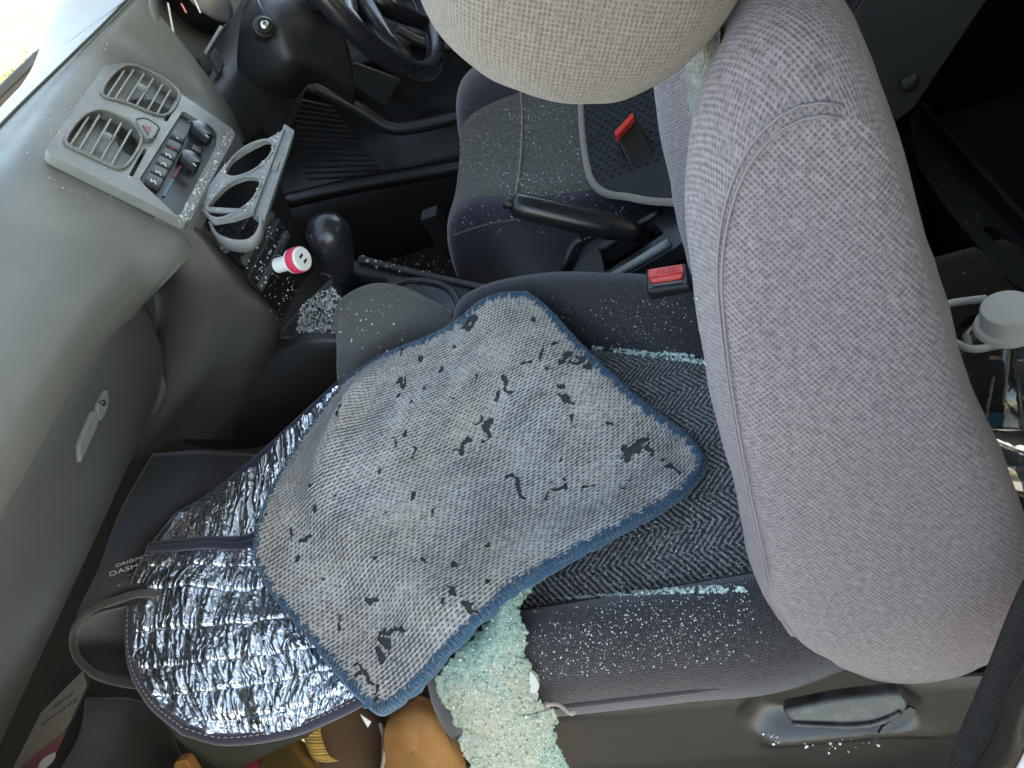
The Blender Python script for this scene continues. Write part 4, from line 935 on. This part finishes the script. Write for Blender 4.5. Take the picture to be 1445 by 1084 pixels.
hm = hm.reshape(NU, NV); curl = np.exp(-((hm + .12) / .14) ** 2) * .0016 + np.exp(-((hm + .5) / .3) ** 2) * .0004
ST = S + nrm * (.0012 + curl * (.6 + .8 * wf.reshape(NU, NV)))[..., None]
o = surf('mat_back', ST, M['matback'], mt, flip=True)
bm = bmesh.new(); bm.from_mesh(o.data); bm.faces.ensure_lookup_table()
hv = hm.ravel(); bmesh.ops.delete(bm, geom=[f for f in bm.faces if sum(hv[v.index] for v in f.verts) > 0], context='FACES'); bm.to_mesh(o.data); bm.free()
surf('bare_weave', S[::3, ::3], M['matunder'], mt, .004, 1, flip=True)
edge = np.vstack([S[0, :], S[1:, -1], S[-1, ::-1][1:], S[::-1, 0][1:-1]]); en = np.vstack([nrm[0, :], nrm[1:, -1], nrm[-1, ::-1][1:], nrm[::-1, 0][1:-1]])
pile = edge - en * .0045
tube('pile_edge', catmull(pile[::8] + rng.normal(size=pile[::8].shape) * .0007, 330, True), .0046, M['bluethread'], mt, 7, True)
V, Fc = [], []
ne = len(edge); ctr = S[NU // 2, NV // 2]
idx = np.linspace(0, ne - 1, 620)
for q in idx:
    i = int(q); p = edge[i]; n_ = en[i]; t = unit(edge[(i + 4) % ne] - edge[i - 4]); w = unit(np.cross(n_, t)); w = w if np.dot(w, ctr - p) > 0 else -w
    L = random.uniform(.003, .0085) * (1 if random.random() > .12 else .5); sk = random.uniform(-.005, .005)
    a = p - w * .003 - n_ * .003; b = p - w * .001 + n_ * .0022; c = p + w * L * .6 + n_ * .0018 + t * sk; d = p + w * L + n_ * .0004 + t * sk * 1.5
    v_, f_ = tubeV([a, b, c, d], [.0011, .0014, .0013, .0008], 4); k = len(V); V += list(v_); Fc += [tuple(k + x for x in f) for f in f_]
stuff(mk('edge_stitching', V, Fc, M['bluethread'], mt))
# curled torn corner flakes along the lower tip
for (a, b, r_) in ((520, 990, .006), (655, 455, .006)):
    c = P(a, b, .626 if b > 600 else .855); q = [c + np.array((random.uniform(-1, 1), random.uniform(-1, 1), random.uniform(-.1, .5))) * r_ for _ in range(5)]
    cc = np.mean(q, 0); ang = sorted(q, key=lambda p: math.atan2(*(p - cc)[:2])); slab('torn_flake', ang, (0, 0, 1), .0012, M['matback'] if a not in (520, 655) else M['bluethread'], mt)
# ================================================================== folded foil sunshade
sh = thing('foil_sunshade', 'crumpled silver foil windscreen shade with navy bound edge under the mat', 'sunshade', (-.6, .4, .47))
rows = [[(252, 728, .985), (300, 700, .975), (360, 652, .965), (420, 597, .96), (480, 542, .955)],
        [(215, 776, .92), (290, 768, .905), (362, 760, .90), (440, 700, .90), (530, 640, .90)],
        [(189, 832, .86), (270, 828, .85), (362, 830, .845), (450, 800, .84), (560, 760, .84)],
        [(186, 925, .80), (270, 915, .785), (370, 905, .775), (470, 890, .765), (580, 870, .76)],
        [(214, 988, .755), (290, 980, .745), (390, 965, .735), (480, 945, .725), (580, 930, .715)],
        [(262, 1030, .72), (320, 1044, .715), (405, 1033, .705), (470, 1008, .695), (535, 975, .69)]]
S = catgrid(np.array([[P(*c) for c in r] for r in rows]), 260, 220)
nrm = np.cross(np.gradient(S, axis=1), np.gradient(S, axis=0)); nrm /= np.linalg.norm(nrm, axis=2)[..., None]
if nrm[..., 2].mean() < 0: nrm = -nrm
def ridg(p, s, sx=1.0): return 1 - abs(noise.noise((p[0] * s * sx, p[1] * s, p[2] * s * .3))) * 2
nu_, nv_ = S.shape[:2]; uvU = np.linspace(0, 1, nu_); uvV = np.linspace(0, 1, nv_)
H_ = np.zeros((nu_, nv_))
for i in range(nu_):
    for j in range(nv_):
        a, b = uvU[i], uvV[j]
        p = (b * 24 + a * 6, a * 10, 1.7); q = (b * 46 + a * 9, a * 14, 4.2)
        H_[i, j] = .0036 * noise.noise(p) + .0034 * ridg(q, 1.0) * .5 + .006 * noise.noise((b * 5, a * 6, 2.))
quilt = sum(-.0035 * np.exp(-((uvU - c) / .006) ** 2) for c in (.30, .405, .53, .66, .79, .92))
H_ += quilt[:, None]; H_ += (-.007 * np.exp(-((uvV - .49) / .01) ** 2))[None] * (1 - smst(.28, .34, uvU))[:, None]
S2 = S + nrm * H_[..., None]
surf('foil', S2, M['foil'], sh, .003, -1, flip=True)
bl = np.vstack([S[::-1, -1][:1], S[0, ::-1][:], S[1:, 0], S[-1, 1:]])
def ribbon(name, path, nrms, w, th, mat, parent):
    p = catmull(path, 160); tube(name, p, th, mat, parent, 8)
tube('bound_edge', catmull(np.vstack([S[0, ::-1][::6], S[4::6, 0], S[-1, ::6]]), 260), .0058, M['binding'], sh, 8)
band = S[int(nu_ * .2), : int(nv_ * .52)]; bn = nrm[int(nu_ * .2), : int(nv_ * .52)]
tube('bound_edge', catmull((band + bn * .006)[::8], 60), .0055, M['binding'], sh, 8)
tube('bound_edge', catmull((band + bn * .006 + (S[int(nu_ * .2) + 5, : int(nv_ * .52)] - band))[::8], 60), .005, M['binding'], sh, 8)
V, Fc = [], []
st_ = catmull(np.vstack([S[4::6, 0], S[-1, ::6]]) + np.array((.001, 0, .0062)), 170)
for i in range(0, 168, 2):
    v_, f_ = tubeV([st_[i], st_[i + 1]], .0006, 4); k = len(V); V += list(v_); Fc += [tuple(k + x for x in f) for f in f_]
stuff(mk('edge_stitching', V, Fc, M['greyedge'], sh))
# dull lining layer of the shade folded underneath
G = np.array([[P(205, 955, .80), P(300, 950, .80), P(420, 950, .79), P(500, 940, .78)], [P(222, 1005, .775), P(300, 1010, .765), P(400, 1010, .755), P(480, 1000, .75)], [P(255, 1050, .765), P(310, 1075, .76), P(380, 1058, .75), P(440, 1035, .745)], [P(290, 1072, .80), P(325, 1090, .80), P(375, 1066, .79), P(430, 1042, .785)]])
surf('lining_fold', catgrid(G, 24, 30), M['olivebag'], sh, .003)
# ================================================================== felt dash mat, curled in the footwell
dm2 = thing('felt_dash_mat', 'charcoal felt dash mat with white printed lettering, curled up in the footwell', 'dash mat', (-.7, .35, .3))
G = np.array([[P(215, 640, 1.06), P(290, 635, 1.10), P(360, 640, 1.10), P(420, 640, 1.08)],
              [P(170, 720, .99), P(230, 715, 1.0), P(300, 700, 1.02), P(380, 700, 1.0)],
              [P(140, 800, .92), P(180, 800, .91), P(240, 800, .93), P(330, 790, .95)],
              [P(112, 858, .875), P(150, 835, .85), P(200, 825, .86), P(300, 830, .90)],
              [P(103, 895, .87), P(125, 868, .83), P(170, 855, .83), P(260, 850, .88)]])
fs = catgrid(G, 40, 50); surf('felt_sheet', fs, M['felt'], dm2, .006)
G = np.array([[P(103, 890, .868), P(122, 866, .832), P(168, 850, .83), P(240, 845, .86)],
              [P(104, 915, .90), P(135, 905, .90), P(180, 905, .90), P(240, 905, .90)],
              [P(118, 940, .89), P(150, 945, .885), P(190, 950, .88), P(240, 950, .88)],
              [P(135, 952, .87), P(160, 960, .862), P(200, 967, .858), P(250, 970, .86)]])
cr = catgrid(G, 24, 30); surf('felt_curl', cr, M['felt'], dm2, .006)
lip = catmull([P(230, 838, .85), P(195, 838, .832), P(168, 846, .826), P(135, 858, .828), P(112, 877, .842), P(103, 900, .856), P(108, 925, .862), P(125, 945, .862), P(155, 960, .857), P(195, 967, .853), P(240, 970, .855)], 60)
tube('felt_edge', lip, .0045, M['feltedge'], dm2, 8)
tp, tn = hit(172, 803); tp = tp + tn * .001; tr_ = unit(Pn(210, 795, tp, tn) - Pn(160, 812, tp, tn)); tu_ = np.cross(tn, tr_)
text('ORIGINAL', Pn(163, 801, tp, tn), tr_, tu_, .0088, M['icon'], dm2)
text('DASH MAT', Pn(154, 814, tp, tn), tr_, tu_, .0125, M['icon'], dm2)
ul = [Pn(170, 815.5, tp, tn), Pn(186, 811, tp, tn)]; tube('underline', ul, .0004, M['icon'], dm2, 4)
# grey felt flap arched over the console
ff = thing('felt_flap', 'grey felt flap arching over the console edge beside the gear knob', 'felt sheet', tuple(P(540, 470, .97)))
G = np.array([[P(474, 470, .975), P(480, 432, .965), P(505, 412, .955), P(535, 404, .95), P(570, 410, .95), P(612, 430, .945), P(650, 452, .94)],
              [P(475, 490, .97), P(490, 458, .955), P(515, 440, .945), P(545, 434, .94), P(580, 438, .94), P(620, 452, .94), P(660, 470, .935)],
              [P(475, 515, .965), P(500, 490, .95), P(528, 474, .945), P(556, 466, .945), P(590, 466, .945), P(630, 472, .945), P(670, 490, .94)],
              [P(476, 545, .965), P(500, 525, .96), P(530, 510, .965), P(560, 500, .965), P(600, 490, .965), P(640, 490, .96), P(680, 500, .955)]])
S = catgrid(G, 40, 60); surf('felt', S, M['felt2'], ff, .005)
tube('felt_edge', catmull(S[0, ::4], 60), .0042, M['felt2'], ff, 7)
# ================================================================== sheet of shattered glass hanging off the seat
sg = thing('shattered_glass_sheet', 'ragged pale green sheet of shattered window glass hanging off the seat', 'broken glass', (-.3, .24, .45))
lf = [(735, 800, .655), (690, 870, .64), (640, 925, .632), (612, 962, .632), (622, 985, .632), (634, 1003, .632), (640, 1020, .632), (652, 1035, .632), (647, 1050, .632), (656, 1068, .633), (665, 1090, .635), (690, 1130, .65)]
rt = [(772, 812, .655), (742, 842, .638), (738, 868, .628), (745, 893, .624), (742, 918, .621), (752, 940, .619), (763, 962, .618), (757, 985, .618), (770, 996, .618), (784, 1004, .62), (783, 1030, .622), (788, 1055, .625), (800, 1085, .63), (815, 1130, .645)]
Lc = np.array([P(*c) for c in lf]); Rc = np.array([P(*c) for c in rt])
def jag(path, n, amp):
    q = catmull(path, n)
    for i in range(n):
        t = unit(q[min(i + 1, n - 1)] - q[max(i - 1, 0)]); w = unit(np.cross(t, CV)); q[i] += w * amp * (noise.noise((i * .35, 1.3, amp * 900)) + .6 * noise.noise((i * .9, 4.4, amp * 300)))
    return q
nA, nB = 130, 70
L0, R0 = catmull(Lc, nA), catmull(Rc, nA); Lj, Rj = jag(Lc, nA, .0035), jag(Rc, nA, .004)
t = np.linspace(0, 1, nB)[None, :, None]; S = L0[:, None] * (1 - t) + R0[:, None] * t + (Lj - L0)[:, None] * (1 - t) ** 8 + (Rj - R0)[:, None] * t ** 8
nrm = np.cross(np.gradient(S, axis=1), np.gradient(S, axis=0)); nrm /= np.linalg.norm(nrm, axis=2)[..., None]
nrm = np.where((nrm @ CV)[..., None] > 0, -nrm, nrm)
bul = np.sin(math.pi * np.linspace(0, 1, nB))[None] * .010
jit = np.array([[.0008 * noise.noise((p * 320)) + .003 * noise.noise((p * 24)) for p in map(Vector, r)] for r in S])
S = S + nrm * (bul + jit)[..., None]
so_ = surf('glass_film', S, M['shatter'], sg, .004, -1)
V, Fc = [], []
for _ in range(220):
    i, j = random.randrange(6, nA - 12), random.randrange(nB); c = S[i, j] + nrm[i, j] * random.uniform(-.0006, .0006); r_ = random.uniform(.0005, .0011)
    k = len(V); ax = [unit(rng.normal(size=3)) for _ in range(2)]; a = ax[0]; b = unit(np.cross(a, ax[1])); d = np.cross(a, b)
    for s1 in (-1, 1):
        for s2 in (-1, 1):
            for s3 in (-1, 1): V.append(c + r_ * (s1 * a + s2 * b * random.uniform(.5, 1) + s3 * d * random.uniform(.4, 1)))
    Fc += [(k, k + 1, k + 3, k + 2), (k + 4, k + 6, k + 7, k + 5), (k, k + 4, k + 5, k + 1), (k + 2, k + 3, k + 7, k + 6), (k, k + 2, k + 6, k + 4), (k + 1, k + 5, k + 7, k + 3)]
stuff(mk('glass_nuggets', V, Fc, M['nugget'], sg, False))
tg = catmull([P(770, 995, .617), P(785, 994, .615), P(795, 999, .613), P(803, 1006, .612), P(812, 1005, .612)], 14); tube('torn_thread', tg, [.003, .0025] + [.0018] * 8 + [.002, .0026, .0026, .0018], M['greyedge'], sg, 6)
tip = [P(748, 945, .6155), P(757, 957, .614), P(762, 969, .614), P(757, 979, .615), P(746, 978, .616)]
slab('torn_backing', rounded(np.array(tip), .003, 3), -CV, .0012, M['card2'], sg)
# ================================================================== litter in the footwell
bt = thing('work_boot', 'tan suede work boot lying in the passenger footwell below the mat', 'boot', tuple(P(600, 1060, 1.0)))
G = np.array([[P(*c) for c in r] for r in (((562, 1000, .93), (585, 984, .925), (605, 990, .925), (625, 1012, .93), (640, 1035, .94)),
    ((548, 1020, .92), (575, 1010, .905), (605, 1015, .90), (630, 1035, .91), (648, 1060, .93)), ((541, 1050, .925), (572, 1045, .905), (606, 1048, .895), (636, 1065, .905), (655, 1085, .925)),
    ((540, 1100, .94), (572, 1100, .92), (608, 1100, .91), (640, 1105, .92), (662, 1110, .94)), ((545, 1150, .97), (575, 1150, .95), (608, 1150, .94), (640, 1150, .95), (665, 1150, .97)))])
S = catgrid(G, 50, 50); S = S + np.array([[.0012 * noise.noise(Vector(p) * 60) for p in r] for r in S])[..., None] * -CV
surf('upper', S, M['suede'], bt, .004, 1)
G = np.array([[P(*c) for c in r] for r in (((558, 1003, .9225), (582, 990, .9145), (602, 1000, .9125)), ((543, 1030, .9145), (573, 1026, .899), (603, 1030, .8935)), ((543, 1068, .920), (572, 1064, .9015), (596, 1054, .8965)))])
S = catgrid(G, 24, 24); hq = surf('heel_patch', S, M['suede'], bt, .002, 1)
bd = np.vstack([S[:, -1], S[-1, ::-1][1:]]) - CV * .0012
V, Fc = [], []
for q0 in (0, .004):
    bs_ = catmull(bd[::4], 60)
    for i_ in range(0, 58, 2):
        v_, f_ = tubeV([bs_[i_] + CR * q0, bs_[i_ + 1] + CR * q0], .0006, 4); k = len(V); V += list(v_); Fc += [tuple(k + x for x in f) for f in f_]
stuff(mk('stitching', V, Fc, M['yellow'], hq))
tube('collar_edge', catmull([P(536, 1020, .925), P(541, 1040, .92), P(542, 1064, .918), P(538, 1090, .92)], 20), .0022, M['greyedge'], bt, 6)
tube('stitch_line', catmull([P(608, 1012, .905), P(632, 1040, .902), P(640, 1062, .905), P(642, 1090, .91)], 20), .0012, M['insole'], bt, 5)
ln_ = [P(418, 1030, .98), P(470, 1005, .97), P(520, 1000, .965), P(543, 1030, .955), P(545, 1100, .96), P(450, 1110, .98)]
slab('lining', rounded(np.array(ln_), .012, 4), -CV, .006, M['insole'], bt, .002)
loopc = catmull([P(446, 1008, .945), P(441, 1030, .94), P(446, 1052, .935), P(455, 1068, .935), P(466, 1072, .94)], 24); wv = unit(P(466, 1040, .94) - P(446, 1042, .94)) * .010
surf('pull_loop', np.stack([loopc - wv, loopc + (CV * -.003), loopc + wv]), M['yellow'], bt, .003)
slab('paper_scrap', [P(508, 1008, .93), P(524, 1019, .925), P(519, 1027, .925)], -CV, .001, M['white'], bt)
b2 = thing('boot_shaft', 'second tan boot mostly hidden beneath the foil shade', 'boot', tuple(P(440, 1080, 1.0)))
q = [P(405, 1030, .985), P(435, 1015, .98), P(460, 1040, .975), P(462, 1095, .98), P(430, 1110, 1.0)]
slab('upper', rounded(np.array(q), .010, 4), -CV, .03, M['suede'], b2, .006)
q = [P(245, 1076, .90), P(262, 1072, .90), P(285, 1110, .92), P(240, 1110, .92)]
slab('toe', rounded(np.array(q), .006, 4), -CV, .02, M['suede'], b2, .004)
can = thing('red_tin', 'red patterned tin with a gold rim beside the tan boot', 'tin', tuple(P(370, 1100, .95)))
ca = unit(P(418, 1050, .90) - P(340, 1100, .97)); c0_ = P(416, 1062, .90); c0_ = P(408, 1082, .915)
lathe('tin_body', [(.036, -.09), (.037, -.088), (.037, -.004), (.036, 0)], c0_, ca, M['tinred'], can, 40)
lathe('tin_rim', [(.0375, -.004), (.0392, -.002), (.0392, .004), (.0372, .006), (.034, .003)], c0_, ca, M['gold'], can, 40)
for k in range(9):
    th = k * .7; e1 = unit(np.cross(ca, CV)); e2 = np.cross(ca, e1); cc = c0_ - ca * (.02 + .016 * (k % 4)) + .0372 * (math.cos(th) * e1 + math.sin(th) * e2)
    lathe('printed_flower', [(.005, 0), (.003, .0006)], cc, cc - (c0_ + ca * np.dot(cc - c0_, ca)), M['cupgrey'] if k % 3 else M['icon'], can, 6, False)
pk = thing('printed_carton', 'flat grey and dark red printed carton standing in the dark footwell', 'carton', tuple(P(60, 1040, .9)))
pn_ = unit(np.cross(P(118, 950, .93) - P(30, 1070, .84), P(122, 970, .92) - P(30, 1070, .84))); pn_ = -CV * .8 + np.array((.5, 0, .2)); pp = P(75, 1010, .88)
def K(a, b, h=0): return Pn(a, b, pp + unit(pn_) * h, pn_)
slab('card_face', [K(118, 945), K(123, 968), K(98, 1020), K(60, 1084), K(20, 1110), K(18, 1084), K(58, 1005)], pn_, .02, M['card'], pk, .001)
slab('red_band', [K(94, 1030, .001), K(98, 1022, .001), K(80, 1062, .001), K(50, 1084, .001), K(28, 1084, .001), K(52, 1062, .001)], pn_, .001, M['cardred'], pk)
slab('white_mark', rounded(np.array([K(80, 1060, .002), K(76, 1074, .002), K(62, 1086, .002), K(52, 1084, .002), K(60, 1070, .002)]), .004, 3), pn_, .001, M['cupgrey'], pk)
for (x0, y0, n_, s_) in ((58, 1022, 7, 7.5), (74, 998, 5, 6)):
    for i in range(n_):
        a = (x0 + i * s_, y0 - i * s_ * .72); slab('print_stroke', [K(a[0], a[1], .0008), K(a[0] + 5, a[1] - 5, .0008), K(a[0] + 6.5, a[1] - 2 - (i % 3), .0008), K(a[0] + 1.5, a[1] + 3, .0008)], pn_, .0004, M['ink'], pk)
bagG = np.array([[P(120, 985, 1.0), P(180, 985, .98), P(230, 1000, .97)], [P(110, 1040, 1.0), P(180, 1030, .95), P(245, 1040, .97)], [P(70, 1110, 1.0), P(160, 1110, .95), P(270, 1110, .99)]])
o = surf('dark_bag', catgrid(bagG, 20, 20), M['felt'], None, .004); tag(o, 'black cloth bag lying between the carton and the silver shade', 'bag')
# ================================================================== water bottle behind the seat
wb_ = thing('water_bottle', 'large clear water bottle with white cap and carry handle behind the passenger seat', 'bottle', tuple(P(1418, 440, .75) - np.array((0, 0, .34))))
bc = P(1422, 452, .75); zc = bc[2]; bx, by = bc[0], bc[1]
lathe('bottle_body', [(.0, zc - .335), (.070, zc - .335), (.078, zc - .325), (.080, zc - .26), (.077, zc - .25), (.080, zc - .24), (.080, zc - .16), (.076, zc - .150), (.080, zc - .14), (.079, zc - .10), (.068, zc - .06), (.045, zc - .025), (.026, zc - .012), (.024, zc - .004)], (bx, by, 0), (0, 0, 1), M['pet'], wb_, 48)
bcap = lathe('cap', [(.0245, zc - .004), (.0245, zc + .016), (.0235, zc + .0185), (.021, zc + .0195), (.003, zc + .0195)], (bx, by, 0), (0, 0, 1), M['white'], wb_, 48)
lathe('tamper_ring', [(.0285, zc - .011), (.0300, zc - .009), (.0285, zc - .004), (.0245, zc - .003)], (bx, by, 0), (0, 0, 1), M['white'], wb_, 48)
for k in range(36):
    t_ = k * math.pi / 18; d = np.array((math.cos(t_), math.sin(t_), 0)); c = np.array((bx, by, zc - .0055)) + d * .0272
    boxf('ring_slit', c, np.cross((0, 0, 1), d), (0, 0, 1), d, (.0011, .003, .0015), M['ink'], bcap, .0002)
hz_ = zc - .013
hpts = catmull(np.array([P(a, b, z=hz_) for a, b in ((1392, 422), (1365, 425), (1340, 429), (1325, 437), (1323, 449), (1334, 460), (1340, 473), (1352, 486), (1375, 493), (1410, 488), (1445, 480), (1470, 470))]), 70)
S = np.stack([hpts + np.array((0, 0, .005)), hpts - np.array((0, 0, .004))]); surf('carry_handle', S, M['white'], wb_, .0028, 0)
lathe('label_band', [(.0812, zc - .285), (.0812, zc - .262)], (bx, by, 0), (0, 0, 1), M['blue'], wb_, 48)
for k in range(7):
    t_ = 3.3 + k * .42; d = np.array((math.cos(t_), math.sin(t_), 0))
    tube('moulded_rib', catmull([np.array((bx, by, zc - .03)) + d * .048, np.array((bx, by, zc - .065)) + d * .0702, np.array((bx, by, zc - .105)) + d * .0795, np.array((bx, by, zc - .135)) + d * .0802], 12), .0013, M['pet'], wb_, 5)
tube('scratch', catmull([P(1424, 492, .70), P(1421, 530, .69), P(1416, 572, .69)], 8), .0011, M['greyedge'], wb_, 5)
sb = thing('small_bottle', 'crumpled small clear plastic bottle wedged beside the large water bottle', 'bottle', tuple(P(1440, 670, .68)))
sa = unit(np.array((.55, -.15, -.75))); lathe('bottle_body', [(.012, -.06), (.014, -.045), (.027, -.02), (.031, 0), (.028, .015), (.031, .03), (.029, .05), (.031, .08), (.028, .10)], P(1432, 655, .66), sa, M['pet'], sb, 24)
lathe('bottle_cap', [(.013, -.075), (.0135, -.073), (.0135, -.058)], P(1432, 655, .66), sa, M['blue'], sb, 24)
# ================================================================== seat belt at the pillar
sbt = thing('seat_belt', 'dark seat belt strap running down past the door pillar', 'seat belt', tuple(P(1360, 1060, .5)))
Lb = catmull([P(1470, 775, .43), P(1432, 850, .445), P(1398, 935, .46), P(1368, 1005, .475), P(1322, 1110, .50)], 40)
Rb = catmull([P(1500, 845, .405), P(1458, 915, .42), P(1425, 975, .435), P(1396, 1045, .455), P(1350, 1130, .485)], 40)
surf('webbing', np.stack([Lb, (Lb + Rb) / 2 + CV * -.0015, Rb]), M['belt'], sbt, .0014, 0)
for e in (Lb, Rb): tube('woven_edge', e, .0011, M['belt'], sbt, 6)
# ================================================================== broken window glass scattered about
bpy.context.view_layer.update(); dg = bpy.context.evaluated_depsgraph_get()
def crumbs(name, label, poly, n, size, mat, allow, nz=.2, clump=None, seedv=0, flat=.6):
    r = random.Random(seedv); xs = [p[0] for p in poly]; ys = [p[1] for p in poly]; V, Fc = [], []; made = tries = 0
    def inside(x, y):
        c = False; k = len(poly)
        for i in range(k):
            (x1, y1), (x2, y2) = poly[i], poly[(i + 1) % k]
            if (y1 > y) != (y2 > y) and x < (x2 - x1) * (y - y1) / (y2 - y1) + x1: c = not c
        return c
    while made < n and tries < n * 12:
        tries += 1; x, y = r.uniform(min(xs), max(xs)), r.uniform(min(ys), max(ys))
        if not inside(x, y): continue
        if clump and noise.noise((x / clump, y / clump, seedv * 1.7)) < r.uniform(-.5, .6): continue
        hit, loc, nr, _, ob, _ = scene.ray_cast(dg, Vector(CAM_O), Vector(ray(x, y)).normalized())
        if hit and nr.dot(Vector(ray(x, y))) > 0: nr = -nr
        if not hit or nr.z < nz: continue
        root = ob
        while root.parent: root = root.parent
        if allow and root.name.split('.')[0] not in allow: continue
        s = size * (0.45 + 1.1 * r.random() ** 3); a = Vector((r.gauss(0, 1), r.gauss(0, 1), r.gauss(0, 1))).normalized(); b = a.orthogonal().normalized(); d = a.cross(b)
        k = len(V); c = loc + nr * s * .35
        for s1 in (-1, 1):
            for s2 in (-1, 1):
                for s3 in (-1, 1): V.append(c + s * .5 * (s1 * a * r.uniform(.6, 1) + s2 * b * r.uniform(.5, 1) + s3 * d * r.uniform(flat * .6, flat * 1.2)))
        Fc += [(k, k + 1, k + 3, k + 2), (k + 4, k + 6, k + 7, k + 5), (k, k + 4, k + 5, k + 1), (k + 2, k + 3, k + 7, k + 6), (k, k + 2, k + 6, k + 4), (k + 1, k + 5, k + 7, k + 3)]
        made += 1
    o = mk(name, V, Fc, mat, None, False); return tag(o, label, 'glass crumbs', None, 'stuff')
C1, C2 = M['crumb'], M['crumb_teal']
crumbs('glass_crumbs', 'fine clear glass crumbs dusted over the driver seat cushion', [(640, 150), (820, 150), (840, 280), (900, 300), (830, 330), (640, 330)], 650, .0016, C1, ('driver_seat',), .1, 40, 1)
crumbs('glass_crumbs', 'fine glass crumbs sprinkled over the dashboard and its vents', [(0, 200), (150, 60), (330, 180), (270, 320), (60, 260)], 260, .0012, C1, ('dashboard',), .2, 60, 2)
crumbs('glass_crumbs', 'glass crumbs heaped on the fascia lip above the cup holder', [(250, 312), (325, 178), (340, 195), (272, 325)], 260, .0020, C1, ('dashboard',), -.2, 12, 3)
crumbs('glass_crumbs', 'glass crumbs lying on the grey cup holder plate', [(285, 300), (318, 230), (400, 180), (360, 298)], 230, .0018, C1, ('cup_holder',), .1, 25, 4)
crumbs('glass_crumbs', 'glass crumbs piled on the console in front of the gear knob', [(418, 470), (425, 425), (470, 405), (490, 430), (470, 470)], 900, .0026, C1, ('centre_console', 'gear_lever'), -.2, None, 5)
crumbs('glass_crumbs', 'teal glass crumbs lining the far seam of the passenger cushion', [(835, 488), (900, 494), (985, 500), (1000, 516), (900, 502), (835, 494)], 420, .0024, C2, ('passenger_seat',), -.3, 14, 6)
crumbs('glass_crumbs', 'teal glass crumbs lining the near seam of the passenger cushion', [(760, 846), (850, 838), (960, 830), (1040, 826), (1056, 836), (960, 838), (850, 843)], 420, .0020, C2, ('passenger_seat',), -.3, 16, 7)
crumbs('glass_crumbs', 'tiny glass crumbs scattered over the passenger cushion cloth', [(740, 410), (990, 420), (1010, 640), (1060, 850), (1100, 930), (760, 960), (740, 850), (990, 660), (830, 500)], 2600, .0009, C1, ('passenger_seat',), .1, 140, 8)
crumbs('glass_crumbs', 'loose glass crumbs on the dark rear floor and tray', [(1300, 200), (1445, 330), (1445, 420), (1330, 420)], 30, .0016, C1, None, .2, None, 9)
crumbs('glass_crumbs', 'glass crumbs on the carpet under the driver seat', [(500, 330), (640, 300), (660, 390), (520, 380)], 90, .003, C1, ('floor', 'centre_console'), .1, None, 10)
crumbs('glass_crumbs', 'glass crumbs caught in the recess by the recline handle', [(1050, 1015), (1100, 1040), (1260, 1035), (1230, 1062), (1090, 1062)], 28, .0018, C1, None, -.5, 20, 11)
crumbs('glass_crumbs', 'glass specks on the felt dash mat and flap', [(110, 860), (240, 800), (240, 960), (480, 520), (480, 430), (540, 410), (620, 440), (560, 500)], 160, .0018, C1, ('felt_dash_mat', 'felt_flap'), -.5, None, 12)
crumbs('glass_crumbs', 'glass crumbs on the dark lower stack below the cup holder', [(300, 320), (330, 350), (400, 470), (420, 420), (400, 310), (375, 320)], 150, .0018, C1, ('dashboard',), -.5, 20, 13)
bpy.context.view_layer.update()
